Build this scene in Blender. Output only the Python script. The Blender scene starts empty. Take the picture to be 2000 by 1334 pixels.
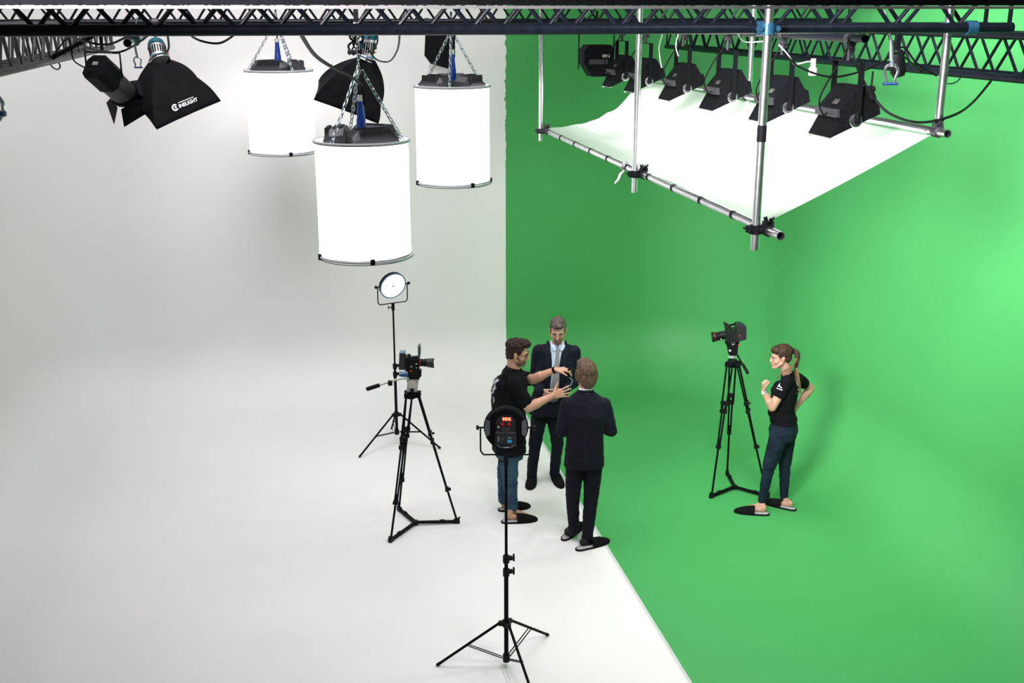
import bpy, bmesh, math, random
from mathutils import Vector as V, Matrix, noise
from mathutils.bvhtree import BVHTree

# ------------------------------------------------------------------ camera, world, lights, exposure
H = 4.75; F = 2200.0; TH = math.atan(647/2200); YAW = math.atan(.2005)
FW = V((math.sin(YAW), math.cos(YAW), 0)); RT = V((math.cos(YAW), -math.sin(YAW), 0)); UPZ = V((0, 0, 1))
VF = FW*math.cos(TH) - UPZ*math.sin(TH); VU = FW*math.sin(TH) + UPZ*math.cos(TH)
CP = V((0, 0, H))
S = bpy.context.scene
COL = S.collection
cam_d = bpy.data.cameras.new('camera'); cam = bpy.data.objects.new('camera', cam_d); COL.objects.link(cam)
cam_d.sensor_width = 36; cam_d.lens = 36*F/2000; cam_d.clip_end = 200; cam_d.clip_start = .05
M3 = Matrix((RT, VU, -VF)).transposed()
cam.matrix_world = Matrix.Translation(CP) @ M3.to_4x4()
S.camera = cam
S.view_settings.view_transform = 'Standard'; S.view_settings.look = 'None'
S.view_settings.gamma = 1; S.view_settings.use_curve_mapping = False
S.view_settings.exposure = 0.0
W = bpy.data.worlds.new('world'); S.world = W; W.use_nodes = True
W.node_tree.nodes['Background'].inputs[0].default_value = (.97, .92, 1, 1)
W.node_tree.nodes['Background'].inputs[1].default_value = .12
def area(name, loc, target, sx, sy, power, color=(1, .92, .97), spread=180):
    l = bpy.data.lights.new(name, 'AREA'); l.shape = 'RECTANGLE'; l.size = sx; l.size_y = sy
    l.energy = power; l.color = color; l.spread = math.radians(spread)
    o = bpy.data.objects.new(name, l); COL.objects.link(o); o.location = loc
    o.rotation_euler = (V(target) - V(loc)).to_track_quat('-Z', 'Y').to_euler()
    return o
# unseen area lights added out of view to brighten the walls and floor
area('ceiling_lamp_front', (3.6, 3.0, 6.6), (4.0, 5.6, 0), 2, 2, 108, spread=90)  # added fill for the near green floor
area('ceiling_lamp_left', (-.1, 9.6, 7.4), (.2, 12.4, 1.2), 4.2, 4.2, 240, spread=125)  # added fill for the white back wall
area('wall_washer_right', (2.6, 6.2, 6.6), (5.9, 9.8, 2.7), 1.2, 2.2, 145, spread=75)  # added wash that brightens the green right wall
area('key_lamp_left', (-2, 2, 6), (5.9, 9.6, 2.6), 1.6, 1.6, 150, spread=40)  # added key, aimed across at the right wall

def ray(px, py): return VF + RT*((px-1000)/F) - VU*((py-667)/F)
def at(px, py, D):
    d = ray(px, py); return CP + d*(D/d.dot(FW))
def atX(px, py, X):
    d = ray(px, py); return CP + d*(X/d.x)
def atY(px, py, Y):
    d = ray(px, py); return CP + d*(Y/d.y)
def atz(px, py, z=0):
    d = ray(px, py); return CP + d*((z-H)/d.z)
def dist(p): return V(p).dot(FW)

# ------------------------------------------------------------------ materials
MATS = {}
def mat(name, c, rough=.5, metal=0, var=.0, vs=30, bump=0, bs=200, spec=.5, emit=0, sheen=0, coat=0):
    if name in MATS: return MATS[name]
    m = bpy.data.materials.new(name); m.use_nodes = True; nt = m.node_tree; b = nt.nodes['Principled BSDF']
    b.inputs['Base Color'].default_value = (*c, 1); b.inputs['Roughness'].default_value = rough
    b.inputs['Metallic'].default_value = metal; b.inputs['Specular IOR Level'].default_value = spec
    if coat: b.inputs['Coat Weight'].default_value = coat
    if sheen: b.inputs['Sheen Weight'].default_value = sheen
    tc = nt.nodes.new('ShaderNodeTexCoord')
    if var:
        n = nt.nodes.new('ShaderNodeTexNoise'); n.inputs['Scale'].default_value = vs; n.inputs['Detail'].default_value = 4
        nt.links.new(tc.outputs['Object'], n.inputs['Vector'])
        r = nt.nodes.new('ShaderNodeValToRGB')
        r.color_ramp.elements[0].position = .3; r.color_ramp.elements[1].position = .7
        r.color_ramp.elements[0].color = (*[x*(1-var) for x in c], 1); r.color_ramp.elements[1].color = (*[min(1, x*(1+var)) for x in c], 1)
        nt.links.new(n.outputs['Fac'], r.inputs['Fac']); nt.links.new(r.outputs['Color'], b.inputs['Base Color'])
    if bump:
        n2 = nt.nodes.new('ShaderNodeTexNoise'); n2.inputs['Scale'].default_value = bs; n2.inputs['Detail'].default_value = 3
        nt.links.new(tc.outputs['Object'], n2.inputs['Vector'])
        bp = nt.nodes.new('ShaderNodeBump'); bp.inputs['Strength'].default_value = bump; bp.inputs['Distance'].default_value = .01
        nt.links.new(n2.outputs['Fac'], bp.inputs['Height']); nt.links.new(bp.outputs['Normal'], b.inputs['Normal'])
    if emit:
        b.inputs['Emission Color'].default_value = (*c, 1); b.inputs['Emission Strength'].default_value = emit
    MATS[name] = m
    return m
black = mat('black_paint', (.0045, .005, .006), .5, 0, .25, 40, spec=.05)
trussm = mat('truss_black', (.0035, .005, .008), .3, .0, .3, 25, .1, 90, .16)
rubber = mat('black_rubber', (.005, .005, .006), .55, spec=.08)
plastic = mat('black_plastic', (.006, .006, .007), .4, 0, .2, 60, spec=.12)
dgrey = mat('dark_grey_metal', (.028, .029, .033), .45, .2, .2, 50)
grey = mat('grey_metal', (.33, .33, .32), .4, .6, .1, 60)
silver = mat('aluminium_tube', (.72, .73, .75), .27, 1, .12, 20)
steel = mat('steel', (.62, .65, .68), .25, 1)
blue_steel = mat('blue_clamp', (.012, .06, .11), .4, .3, .2, 60)
chainm = mat('chain_steel', (.46, .52, .56), .3, .9)
bluep = mat('blue_plastic', (.004, .035, .23), .35, 0, .15, 40)
whitep = mat('white_plastic', (.45, .45, .44), .4)
teal = mat('teal_paint', (.005, .085, .125), .35, .2, .1, 40)
red = mat('red_plastic', (.5, .01, .01), .4)
boxcloth = mat('black_softbox_cloth', (.0055, .0055, .0065), .75, 0, .3, 8, .5, 18, spec=.03)
whiteink = mat('white_print', (.85, .85, .85), .6)
label_m = mat('pale_label', (.2, .2, .185), .6, 0, .15, 300)

# cyclorama paint: white left of X=2.72, green right of it; the roller left a rough edge up the wall
def cyc_mat(name, wall):
    m = bpy.data.materials.new(name); m.use_nodes = True; nt = m.node_tree; L = nt.links; b = nt.nodes['Principled BSDF']
    g = nt.nodes.new('ShaderNodeNewGeometry'); sx = nt.nodes.new('ShaderNodeSeparateXYZ'); L.new(g.outputs['Position'], sx.inputs[0])
    def math_(op, a, c=None, d=None):
        n = nt.nodes.new('ShaderNodeMath'); n.operation = op
        for i, v in enumerate((a, c, d)):
            if v is None: continue
            if isinstance(v, (int, float)): n.inputs[i].default_value = v
            else: L.new(v, n.inputs[i])
        return n.outputs[0]
    nz = nt.nodes.new('ShaderNodeTexNoise'); nz.inputs['Scale'].default_value = 9; nz.inputs['Detail'].default_value = 6
    L.new(g.outputs['Position'], nz.inputs['Vector'])
    # roughness of the edge only above about 3 m
    ramp = nt.nodes.new('ShaderNodeMapRange'); L.new(sx.outputs['Z'], ramp.inputs[0]); ramp.inputs[1].default_value = 2.7; ramp.inputs[2].default_value = 3.2
    ramp.inputs[3].default_value = .006; ramp.inputs[4].default_value = .10
    jit = math_('MULTIPLY', math_('SUBTRACT', nz.outputs['Fac'], .5), ramp.outputs[0])
    xx = math_('ADD', sx.outputs['X'], jit)
    fac = math_('GREATER_THAN', xx, 2.725)
    edge = math_('MULTIPLY', math_('LESS_THAN', math_('ABSOLUTE', math_('SUBTRACT', xx, 2.712)), .014), math_('LESS_THAN', sx.outputs['Z'], .02))
    n1 = nt.nodes.new('ShaderNodeTexNoise'); n1.inputs['Scale'].default_value = .55; n1.inputs['Detail'].default_value = 5; L.new(g.outputs['Position'], n1.inputs['Vector'])
    wr = nt.nodes.new('ShaderNodeValToRGB'); L.new(n1.outputs['Fac'], wr.inputs[0])
    e = wr.color_ramp.elements; e[0].position = .35; e[1].position = .65
    e[0].color = (.70, .70, .698, 1); e[1].color = (.73, .725, .72, 1)
    gr = nt.nodes.new('ShaderNodeValToRGB'); L.new(n1.outputs['Fac'], gr.inputs[0])
    e = gr.color_ramp.elements; e[0].position = .3; e[1].position = .7
    e[0].color = (.054, .305, .082, 1); e[1].color = (.060, .325, .092, 1)
    # faint scuffs on the white
    n3 = nt.nodes.new('ShaderNodeTexNoise'); n3.inputs['Scale'].default_value = 26; n3.inputs['Detail'].default_value = 2
    L.new(g.outputs['Position'], n3.inputs['Vector'])
    sc = nt.nodes.new('ShaderNodeMapRange'); L.new(n3.outputs['Fac'], sc.inputs[0]); sc.inputs[1].default_value = .78; sc.inputs[2].default_value = .84
    sc.inputs[3].default_value = 0; sc.inputs[4].default_value = .25
    mx0 = nt.nodes.new('ShaderNodeMix'); mx0.data_type = 'RGBA'; L.new(sc.outputs[0], mx0.inputs[0]); L.new(wr.outputs[0], mx0.inputs[6]); mx0.inputs[7].default_value = (.45, .38, .32, 1)
    mx = nt.nodes.new('ShaderNodeMix'); mx.data_type = 'RGBA'; L.new(fac, mx.inputs[0]); L.new(mx0.outputs[2], mx.inputs[6]); L.new(gr.outputs[0], mx.inputs[7])
    if not wall:
        mx2 = nt.nodes.new('ShaderNodeMix'); mx2.data_type = 'RGBA'; L.new(edge, mx2.inputs[0]); L.new(mx.outputs[2], mx2.inputs[6]); mx2.inputs[7].default_value = (.5, .53, .52, 1)
        L.new(mx2.outputs[2], b.inputs['Base Color'])
    else: L.new(mx.outputs[2], b.inputs['Base Color'])
    b.inputs['Roughness'].default_value = .5
    b.inputs['Specular IOR Level'].default_value = .25
    return m
cyc_wall = cyc_floor = cyc_mat('cyclorama_paint', False)

# ------------------------------------------------------------------ helpers
def new_obj(name, me, m=None, parent=None):
    o = bpy.data.objects.new(name, me); COL.objects.link(o)
    if m is not None and me is not None:
        me.materials.clear(); me.materials.append(m)
    if parent is not None: o.parent = parent
    return o
def root_loc(p):
    l = V((0, 0, 0))
    while p is not None: l = l + p.location; p = p.parent
    return l
def obj(name, bm, m, parent=None, loc=None, smooth=False):
    """one mesh object from world-coordinate bmesh"""
    if loc is None:
        loc = root_loc(parent) if parent is not None else V((0, 0, 0))
    for v in bm.verts: v.co -= loc
    me = bpy.data.meshes.new(name)
    bmesh.ops.recalc_face_normals(bm, faces=bm.faces)
    bm.to_mesh(me); bm.free()
    if smooth:
        for p in me.polygons: p.use_smooth = True
        if smooth != 'all':
            try: me.set_sharp_from_angle(angle=math.radians(40))
            except Exception: pass
    o = new_obj(name, me, m, parent)
    if parent is None: o.location = loc
    return o
def thing(name, label, cat, loc, group=None):
    o = bpy.data.objects.new(name, None); COL.objects.link(o); o.empty_display_size = .1
    o.location = loc; o['label'] = label; o['category'] = cat
    if group: o['group'] = group
    return o
def tag(o, label, cat, group=None, kind=None):
    o['label'] = label; o['category'] = cat
    if group: o['group'] = group
    if kind: o['kind'] = kind
    return o
def dup(r, loc, label, rot=None):
    n = r.copy(); COL.objects.link(n); n.location = loc; n['label'] = label
    if rot is not None: n.rotation_euler = rot
    for c in list(r.children):
        k = c.copy(); COL.objects.link(k); k.parent = n
        for g in list(c.children):
            q = g.copy(); COL.objects.link(q); q.parent = k
    return n
BM = bmesh.new
def rotm(d, up='Y'):
    return V(d).to_track_quat('Z', up).to_matrix().to_4x4()
def cyl(bm, p0, p1, r0, r1=None, n=14, caps=True):
    p0 = V(p0); p1 = V(p1); r1 = r0 if r1 is None else r1
    d = p1-p0
    bmesh.ops.create_cone(bm, cap_ends=caps, segments=n, radius1=r0, radius2=r1, depth=d.length,
                          matrix=Matrix.Translation((p0+p1)/2) @ rotm(d))
def tube(bm, pts, r, n=8, closed=False):
    """swept round tube through points"""
    pts = [V(p) for p in pts]; N = len(pts); rings = []
    prev = None
    for i, p in enumerate(pts):
        if closed: t = pts[(i+1) % N]-pts[i-1]
        else: t = pts[min(i+1, N-1)]-pts[max(i-1, 0)]
        t.normalize()
        if prev is None:
            a = t.orthogonal().normalized()
        else:
            a = (prev - t*prev.dot(t))
            a = a.normalized() if a.length > 1e-6 else t.orthogonal().normalized()
        prev = a; b = t.cross(a)
        rr = r[i] if isinstance(r, (list, tuple)) else r
        rings.append([bm.verts.new(p + (a*math.cos(2*math.pi*k/n)+b*math.sin(2*math.pi*k/n))*rr) for k in range(n)])
    for i in range(N if closed else N-1):
        A = rings[i]; B = rings[(i+1) % N]
        for k in range(n): bm.faces.new((A[k], A[(k+1) % n], B[(k+1) % n], B[k]))
    if not closed:
        bm.faces.new(rings[0][::-1]); bm.faces.new(rings[-1])
def spline(pts, k=8):
    pts = [V(p) for p in pts]; out = []
    for i in range(len(pts)-1):
        p0 = pts[max(i-1, 0)]; p1 = pts[i]; p2 = pts[i+1]; p3 = pts[min(i+2, len(pts)-1)]
        for j in range(k):
            t = j/k
            out.append(.5*((2*p1)+(p2-p0)*t+(2*p0-5*p1+4*p2-p3)*t*t+(3*p1-p0-3*p2+p3)*t**3))
    out.append(pts[-1]); return out
def box(bm, c, s, R=None, bev=0):
    """box centre c, full sizes s, optional 3x3 rotation, bevel"""
    M = Matrix.Translation(V(c)) @ (R.to_4x4() if R is not None else Matrix()) @ Matrix.Diagonal((*s, 1))
    r = bmesh.ops.create_cube(bm, size=1, matrix=M)
    if bev:
        es = list({e for v in r['verts'] for e in v.link_edges})
        bmesh.ops.bevel(bm, geom=es, offset=bev, segments=2, affect='EDGES', profile=.6)
def prism(bm, poly, ext0, ext1, mapf):
    """poly [(a,b)] extruded; mapf(a,b,t) -> world"""
    A = [bm.verts.new(mapf(a, b, ext0)) for a, b in poly]; B = [bm.verts.new(mapf(a, b, ext1)) for a, b in poly]
    n = len(poly)
    for i in range(n): bm.faces.new((A[i], A[(i+1) % n], B[(i+1) % n], B[i]))
    bm.faces.new(A[::-1]); bm.faces.new(B)
def basis(x, y):
    """matrix with columns x, y, z from approx vectors"""
    x = V(x).normalized(); z = x.cross(V(y)).normalized(); y = z.cross(x)
    return Matrix((x, y, z)).transposed()
def torus(bm, c, nrm, R, r, n=48, m=8, sx=1):
    q = rotm(nrm).to_3x3()
    tube(bm, [V(c)+q @ V((math.cos(2*math.pi*i/n)*R*sx, math.sin(2*math.pi*i/n)*R, 0)) for i in range(n)], r, m, closed=True)
def pipe(bm, p0, p1, r, wall=.004, n=20):
    """open-ended hollow pipe"""
    p0 = V(p0); p1 = V(p1); d = (p1-p0).normalized(); a = d.orthogonal().normalized(); b = d.cross(a)
    def ring(p, rr): return [bm.verts.new(p+(a*math.cos(2*math.pi*k/n)+b*math.sin(2*math.pi*k/n))*rr) for k in range(n)]
    o0, o1, i0, i1 = ring(p0, r), ring(p1, r), ring(p0, r-wall), ring(p1, r-wall)
    for X, Y in ((o0, o1), (o1, i1), (i1, i0), (i0, o0)):
        for k in range(n): bm.faces.new((X[k], X[(k+1) % n], Y[(k+1) % n], Y[k]))

# ------------------------------------------------------------------ the cyclorama
XL, XR, YB, RC = -3.12, 5.85, 14.0, .85
def cyc():
    path = []  # (x, y, nx, ny) outward normals, key
    CL, CR = 1.22, 1.45
    def seg(x0, y0, x1, y1, nx, ny, n, key):
        for i in range(n): path.append((x0+(x1-x0)*i/n, y0+(y1-y0)*i/n, nx, ny, key))
    seg(XL, -2, XL, YB-CL-.15, -1, 0, 12, 'left')
    path.append((XL, YB-CL-.15, -1, 0, 'back'))
    for i in range(14):
        a = math.pi - (math.pi/2)*i/14
        path.append((XL+CL+CL*math.cos(a), YB-CL+CL*math.sin(a), math.cos(a), math.sin(a), 'back'))
    seg(XL+CL, YB, XR-CR, YB, 0, 1, 10, 'back')
    for i in range(16):
        a = math.pi/2 - (math.pi/2)*i/16
        path.append((XR-CR+CR*math.cos(a), YB-CR+CR*math.sin(a), math.cos(a), math.sin(a), 'back'))
    path.append((XR, YB-CR, 1, 0, 'back')); seg(XR, YB-CR-.15, XR, -2, 1, 0, 12, 'right'); path.append((XR, -2, 1, 0, 'right'))
    prof = [(RC+.35, 0), (RC+.12, 0)]
    prof += [(RC*(1-math.sin(a)), RC*(1-math.cos(a))) for a in [math.pi/2*i/14 for i in range(15)]]
    prof += [(0, z) for z in (1.5, 2.5, 4, 5.5, 7.6)]
    def P(p, q): return V((p[0]-p[2]*q[0], p[1]-p[3]*q[0], q[1]))
    for key in ('left', 'back', 'right'):
        idx = [i for i, p in enumerate(path) if p[4] == key]
        if idx[-1]+1 < len(path): idx.append(idx[-1]+1)
        bm = BM(); G = [[bm.verts.new(P(path[i], q)) for q in prof] for i in idx]
        for i in range(len(idx)-1):
            for j in range(len(prof)-1): bm.faces.new((G[i][j], G[i+1][j], G[i+1][j+1], G[i][j+1]))
        o = obj('wall_'+key, bm, cyc_wall, smooth='all'); o['kind'] = 'structure'
    bm = BM(); bm.faces.new([bm.verts.new(P(p, (RC+.35, 0))) for p in path]); bmesh.ops.triangulate(bm, faces=bm.faces)
    o = obj('floor', bm, cyc_floor); o['kind'] = 'structure'
cyc()
# ------------------------------------------------------------------ trusses
def truss(name, label, p0, p1, side, h, w, rc, rd, pitch, m=trussm, phase=0, group='black lattice trusses'):
    """box truss from p0 to p1 (near lower chord); side = unit vector to second plane"""
    p0 = V(p0); p1 = V(p1); d = (p1-p0).normalized(); L = (p1-p0).length; up = V((0, 0, 1)); side = V(side)
    t = thing(name, label, 'truss', (p0+p1)/2, group)
    for a in (0, 1):
        for b in (0, 1):
            bm = BM(); o = side*w*a+up*h*b; cyl(bm, p0+o, p1+o, rc, n=18)
            obj('chord', bm, m, t, smooth=True)
    def zig(o0, o1, ph, nm='lattice'):
        bm = BM(); s = ph*pitch; k = 0
        while s+pitch/2 <= L:
            A = p0+d*s+(o0 if k % 2 == 0 else o1); B = p0+d*(s+pitch/2)+(o1 if k % 2 == 0 else o0)
            cyl(bm, A, B, rd, n=8); s += pitch/2; k += 1
        obj(nm, bm, m, t, smooth=True)
    zig(V((0, 0, 0)), up*h, phase); zig(side*w, side*w+up*h, phase+.5)
    zig(V((0, 0, 0)), side*w, phase+.25); zig(up*h, up*h+side*w, phase)
    for s in (0.02, L-.02):
        bm = BM()
        for a, b in (((0, 0), (0, 1)), ((1, 0), (1, 1)), ((0, 0), (1, 0)), ((0, 1), (1, 1))):
            cyl(bm, p0+d*s+side*w*a[0]+up*h*a[1], p0+d*s+side*w*b[0]+up*h*b[1], rd, n=8)
        obj('end_frame', bm, m, t, smooth=True)
    return t
ytr = 6.05
zt = atY(1000, 57, ytr).z
xe = atY(1976, 58, ytr).x
front = truss('lattice_truss', 'long glossy black truss across the top of the picture, nearest to the viewer', (-3.0, ytr, zt), (xe, ytr, zt), (0, 1, 0), .235, .235, .029, .0125, .40)
z2 = atY(1000, 43, 10.2).z
truss('lattice_truss', 'farther black truss parallel behind the near cross truss, carrying the chains', (-3.05, 10.2, z2), (5.3, 10.2, z2), (0, 1, 0), .25, .25, .028, .010, .34)
pr = at(2000, 156, 7.15)
truss('lattice_truss', 'black truss running back along the green wall behind the row of trough lights', (pr.x, 5.6, pr.z), (pr.x, 13.2, pr.z), (.25, 0, 0), .26, 1, .025, .010, .42)
pl = at(0, 142, 7.3)
truss('lattice_truss', 'dusty black truss at top left running back to the white wall', (pl.x, 4.4, pl.z), (pl.x, 13.0, pl.z), (-.27, 0, 0), .27, 1, .026, .0095, .34, mat('truss_dusty', (.022, .022, .024), .5, 0, .4, 30))
# overhead beam closest to the viewer
zb = atY(0, 17, 3.2).z
bm = BM(); box(bm, (.6, 3.2, zb+.11), (6.2, .1, .2)); ob = obj('overhead_beam', bm, black, loc=V((.6, 3.2, zb)))
tag(ob, 'plain black beam right along the top edge of the picture with a pale lower rim', 'beam')
bm = BM(); box(bm, (.6, 3.15, zb+.004), (6.2, .012, .008)); obj('lower_rim', bm, grey, ob, loc=V((.6, 3.2, zb)))  # pale strip stands in for light on the beam's underside edge

# ------------------------------------------------------------------ diffusion frame: poles, rods, clamps
rodL0 = at(1493, 447, 6.31); XLd, ZLd = rodL0.x, rodL0.z
rodR0 = at(1822, 256, 6.88); XRd, ZRd = rodR0.x, rodR0.z
def YX(px, X):  # Y where the vertical plane X passes column px at rod height
    return X
yLf = atX(1066, 247, XLd).y; yLm = atX(1253, 345, XLd).y
yRm = atX(1452, 178, XRd).y; yRf = min(atX(1250, 140, XRd).y, 12.6)
fr = thing('tube_rig', 'silver tube rig on vertical poles that holds the big white cloth', 'rig', (XLd, rodL0.y, ZLd))
def pole(p, ztop, zlow=.12, r=.024):
    bm = BM(); pipe(bm, (p[0], p[1], p[2]-zlow), (p[0], p[1], ztop), r); return obj('pole', bm, silver, fr, smooth=True)
off = .052
poles = [(XLd-off, rodL0.y, ZLd), (XLd-off, yLm, ZLd), (XLd-off, yLf, ZLd), (XRd+off*.6, rodR0.y, ZRd), (XRd+off, yRm, ZRd)]
pole(poles[0], zt+.2); pole(poles[1], 4.95, .14); pole(poles[2], 4.95, .10); pole(poles[3], zt+.2, .02); pole(poles[4], 4.95, .10)
bm = BM(); pipe(bm, (XLd, rodL0.y-.22, ZLd), (XLd, yLf+.15, ZLd), .0245); obj('rod', bm, silver, fr, smooth=True)
bm = BM(); pipe(bm, (XRd, rodR0.y-.16, ZRd), (XRd, yRf+.15, ZRd), .0245); obj('rod', bm, silver, fr, smooth=True)
# black electrical tape on the rods and one pole
for k in range(10):
    bm = BM(); y = rodL0.y+.45+(yLf-rodL0.y-.6)*k/9
    cyl(bm, (XLd, y-.02, ZLd), (XLd, y+.02, ZLd), .0265, n=16)
    obj('tape', bm, rubber, fr)
bm = BM(); zz = at(1506, 262, 6.31).z; cyl(bm, (poles[0][0], poles[0][1], zz-.04), (poles[0][0], poles[0][1], zz+.05), .026, n=16)
obj('tape', bm, rubber, fr)
def clamp(p, q, m, nm='clamp'):
    """swivel clamp: collar on vertical tube p and collar on rod q with bolts and wing nut"""
    bm = BM(); p = V(p); q = V(q)
    cyl(bm, p-V((0, 0, .026)), p+V((0, 0, .026)), .034, n=12)
    cyl(bm, q-V((0, .026, 0)), q+V((0, .026, 0)), .034, n=12)
    cyl(bm, p, q, .02, n=10)
    for s in (-1, 1):
        box(bm, p+V((-.036, -.02*s, 0)), (.03, .014, .04)); cyl(bm, p+V((-.055, -.045*s, 0)), p+V((-.03, .0, 0)), .006, n=8)
        box(bm, q+V((0.02*s, 0, .038)), (.014, .04, .03))
        cyl(bm, q+V((.0, 0, .03)), q+V((.03*s, -.01, .075)), .007, n=8)
        cyl(bm, q+V((.0, 0, .03)), q+V((.0, .03*s, .072)), .006, n=8)
    return obj(nm, bm, m, fr)
for i, pp in enumerate(poles):
    X, Z = (XLd, ZLd) if i < 3 else (XRd, ZRd)
    clamp(pp, (X, pp[1]-.045, Z), black if i in (0, 1) else dgrey)
# loose half clamp hanging on the left rod
yc_ = atX(1222, 328, XLd).y
hc = thing('half_clamp', 'open silver pipe clamp hanging from the left tube of the cloth frame', 'clamp', (XLd, yc_, ZLd))
bm = BM(); tube(bm, [V((XLd, yc_, ZLd))+V((math.sin(a)*.031, 0, math.cos(a)*.031)) for a in [2*math.pi*i/16 for i in range(16)]], .008, 8, closed=True)
obj('collar', bm, steel, hc, smooth=True)
bm = BM(); tube(bm, [V((XLd-.01, yc_, ZLd-.03)), V((XLd-.04, yc_, ZLd-.06)), V((XLd-.055, yc_, ZLd-.1)), V((XLd-.085, yc_, ZLd-.13))], [.014, .018, .016, .008], 8)
obj('jaw', bm, steel, hc, smooth=True)
# blue clamps joining poles to the near truss
for px, pp, lb in ((1508, poles[0], 'blue pipe clamp fixing the centre-right silver pole to the near truss'), (1838, poles[3], 'blue pipe clamp fixing the rightmost silver pole to the near truss')):
    c = V((pp[0], pp[1], zt)); t = thing('pipe_clamp', lb, 'clamp', c, 'pipe clamps on the near truss')
    bm = BM(); cyl(bm, c-V((0, 0, .03)), c+V((0, 0, .03)), .037, n=14)
    q = V((c.x+.02, ytr, zt)); cyl(bm, q-V((.03, 0, 0)), q+V((.03, 0, 0)), .040, n=14); box(bm, (c+q)/2, (.05, .05, .05))
    obj('clamp_body', bm, blue_steel, t, smooth=True)
    bm = BM()
    for s in (-1, 1): cyl(bm, c+V((.05*s, -.03, 0)), c+V((.05*s, .02, 0)), .012, n=6); box(bm, c+V((.045*s, 0, 0)), (.03, .02, .035))
    obj('bolt', bm, blue_steel, t)

# cloth
clothm = bpy.data.materials.new('white_silk'); clothm.use_nodes = True
nt = clothm.node_tree; nt.nodes.clear(); L = nt.links
out = nt.nodes.new('ShaderNodeOutputMaterial'); df = nt.nodes.new('ShaderNodeBsdfDiffuse'); tr = nt.nodes.new('ShaderNodeBsdfTranslucent'); tp = nt.nodes.new('ShaderNodeBsdfTransparent')
df.inputs[0].default_value = (.80, .81, .80, 1); tr.inputs[0].default_value = (.9, .92, .9, 1); tp.inputs[0].default_value = (1, 1, 1, 1)
tcn = nt.nodes.new('ShaderNodeTexCoord'); mpn = nt.nodes.new('ShaderNodeMapping'); mpn.inputs['Scale'].default_value = (6, .7, 3); mpn.inputs['Rotation'].default_value = (0, 0, .5)
wv = nt.nodes.new('ShaderNodeTexNoise'); wv.inputs['Scale'].default_value = 1.4; wv.inputs['Detail'].default_value = 3
L.new(tcn.outputs['Object'], mpn.inputs[0]); L.new(mpn.outputs[0], wv.inputs['Vector'])
bpn = nt.nodes.new('ShaderNodeBump'); bpn.inputs['Strength'].default_value = .35; bpn.inputs['Distance'].default_value = .05; L.new(wv.outputs['Fac'], bpn.inputs['Height'])
L.new(bpn.outputs[0], df.inputs['Normal']); L.new(bpn.outputs[0], tr.inputs['Normal'])
m1 = nt.nodes.new('ShaderNodeMixShader'); m1.inputs[0].default_value = .45; L.new(df.outputs[0], m1.inputs[1]); L.new(tr.outputs[0], m1.inputs[2])
m2 = nt.nodes.new('ShaderNodeMixShader'); m2.inputs[0].default_value = .5; L.new(m1.outputs[0], m2.inputs[1]); L.new(tp.outputs[0], m2.inputs[2]); L.new(m2.outputs[0], out.inputs[0])
bm = BM(); NU, NV = 26, 64; G = []
for j in range(NV+1):
    v = j/NV; row = []
    for i in range(NU+1):
        u = i/NU
        yl = rodL0.y+.03+(yLf-rodL0.y-.06)*v; yr = rodR0.y+.02+(yRf-rodR0.y)*v
        y = yl+(yr-yl)*u + .22*math.sin(math.pi*u)*(1-v)**6 - .5*math.sin(math.pi*u)*v**6
        x = XLd+(XRd-XLd)*u
        z = ZLd+.022+(ZRd+.0-ZLd)*(u**1.0) - .10*math.sin(math.pi*u)*(1+.4*math.sin(v*7))-(.05*u)
        z += .02*noise.noise(V((u*9, v*5, .3)))*min(1, v*6)+.012*math.sin(u*22+v*9)*(1-v)*v
        if v > .8: z += .06*math.sin(math.pi*u)*((v-.8)/.2)
        row.append(bm.verts.new((x, y, z)))
    G.append(row)
for j in range(NV):
    for i in range(NU): bm.faces.new((G[j][i], G[j][i+1], G[j+1][i+1], G[j+1][i]))
ob = obj('diffusion_cloth', bm, clothm, loc=V((XLd, rodL0.y, ZLd)), smooth='all')
tag(ob, 'large translucent white cloth stretched on the silver tube frame under the trough lights', 'cloth')

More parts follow.
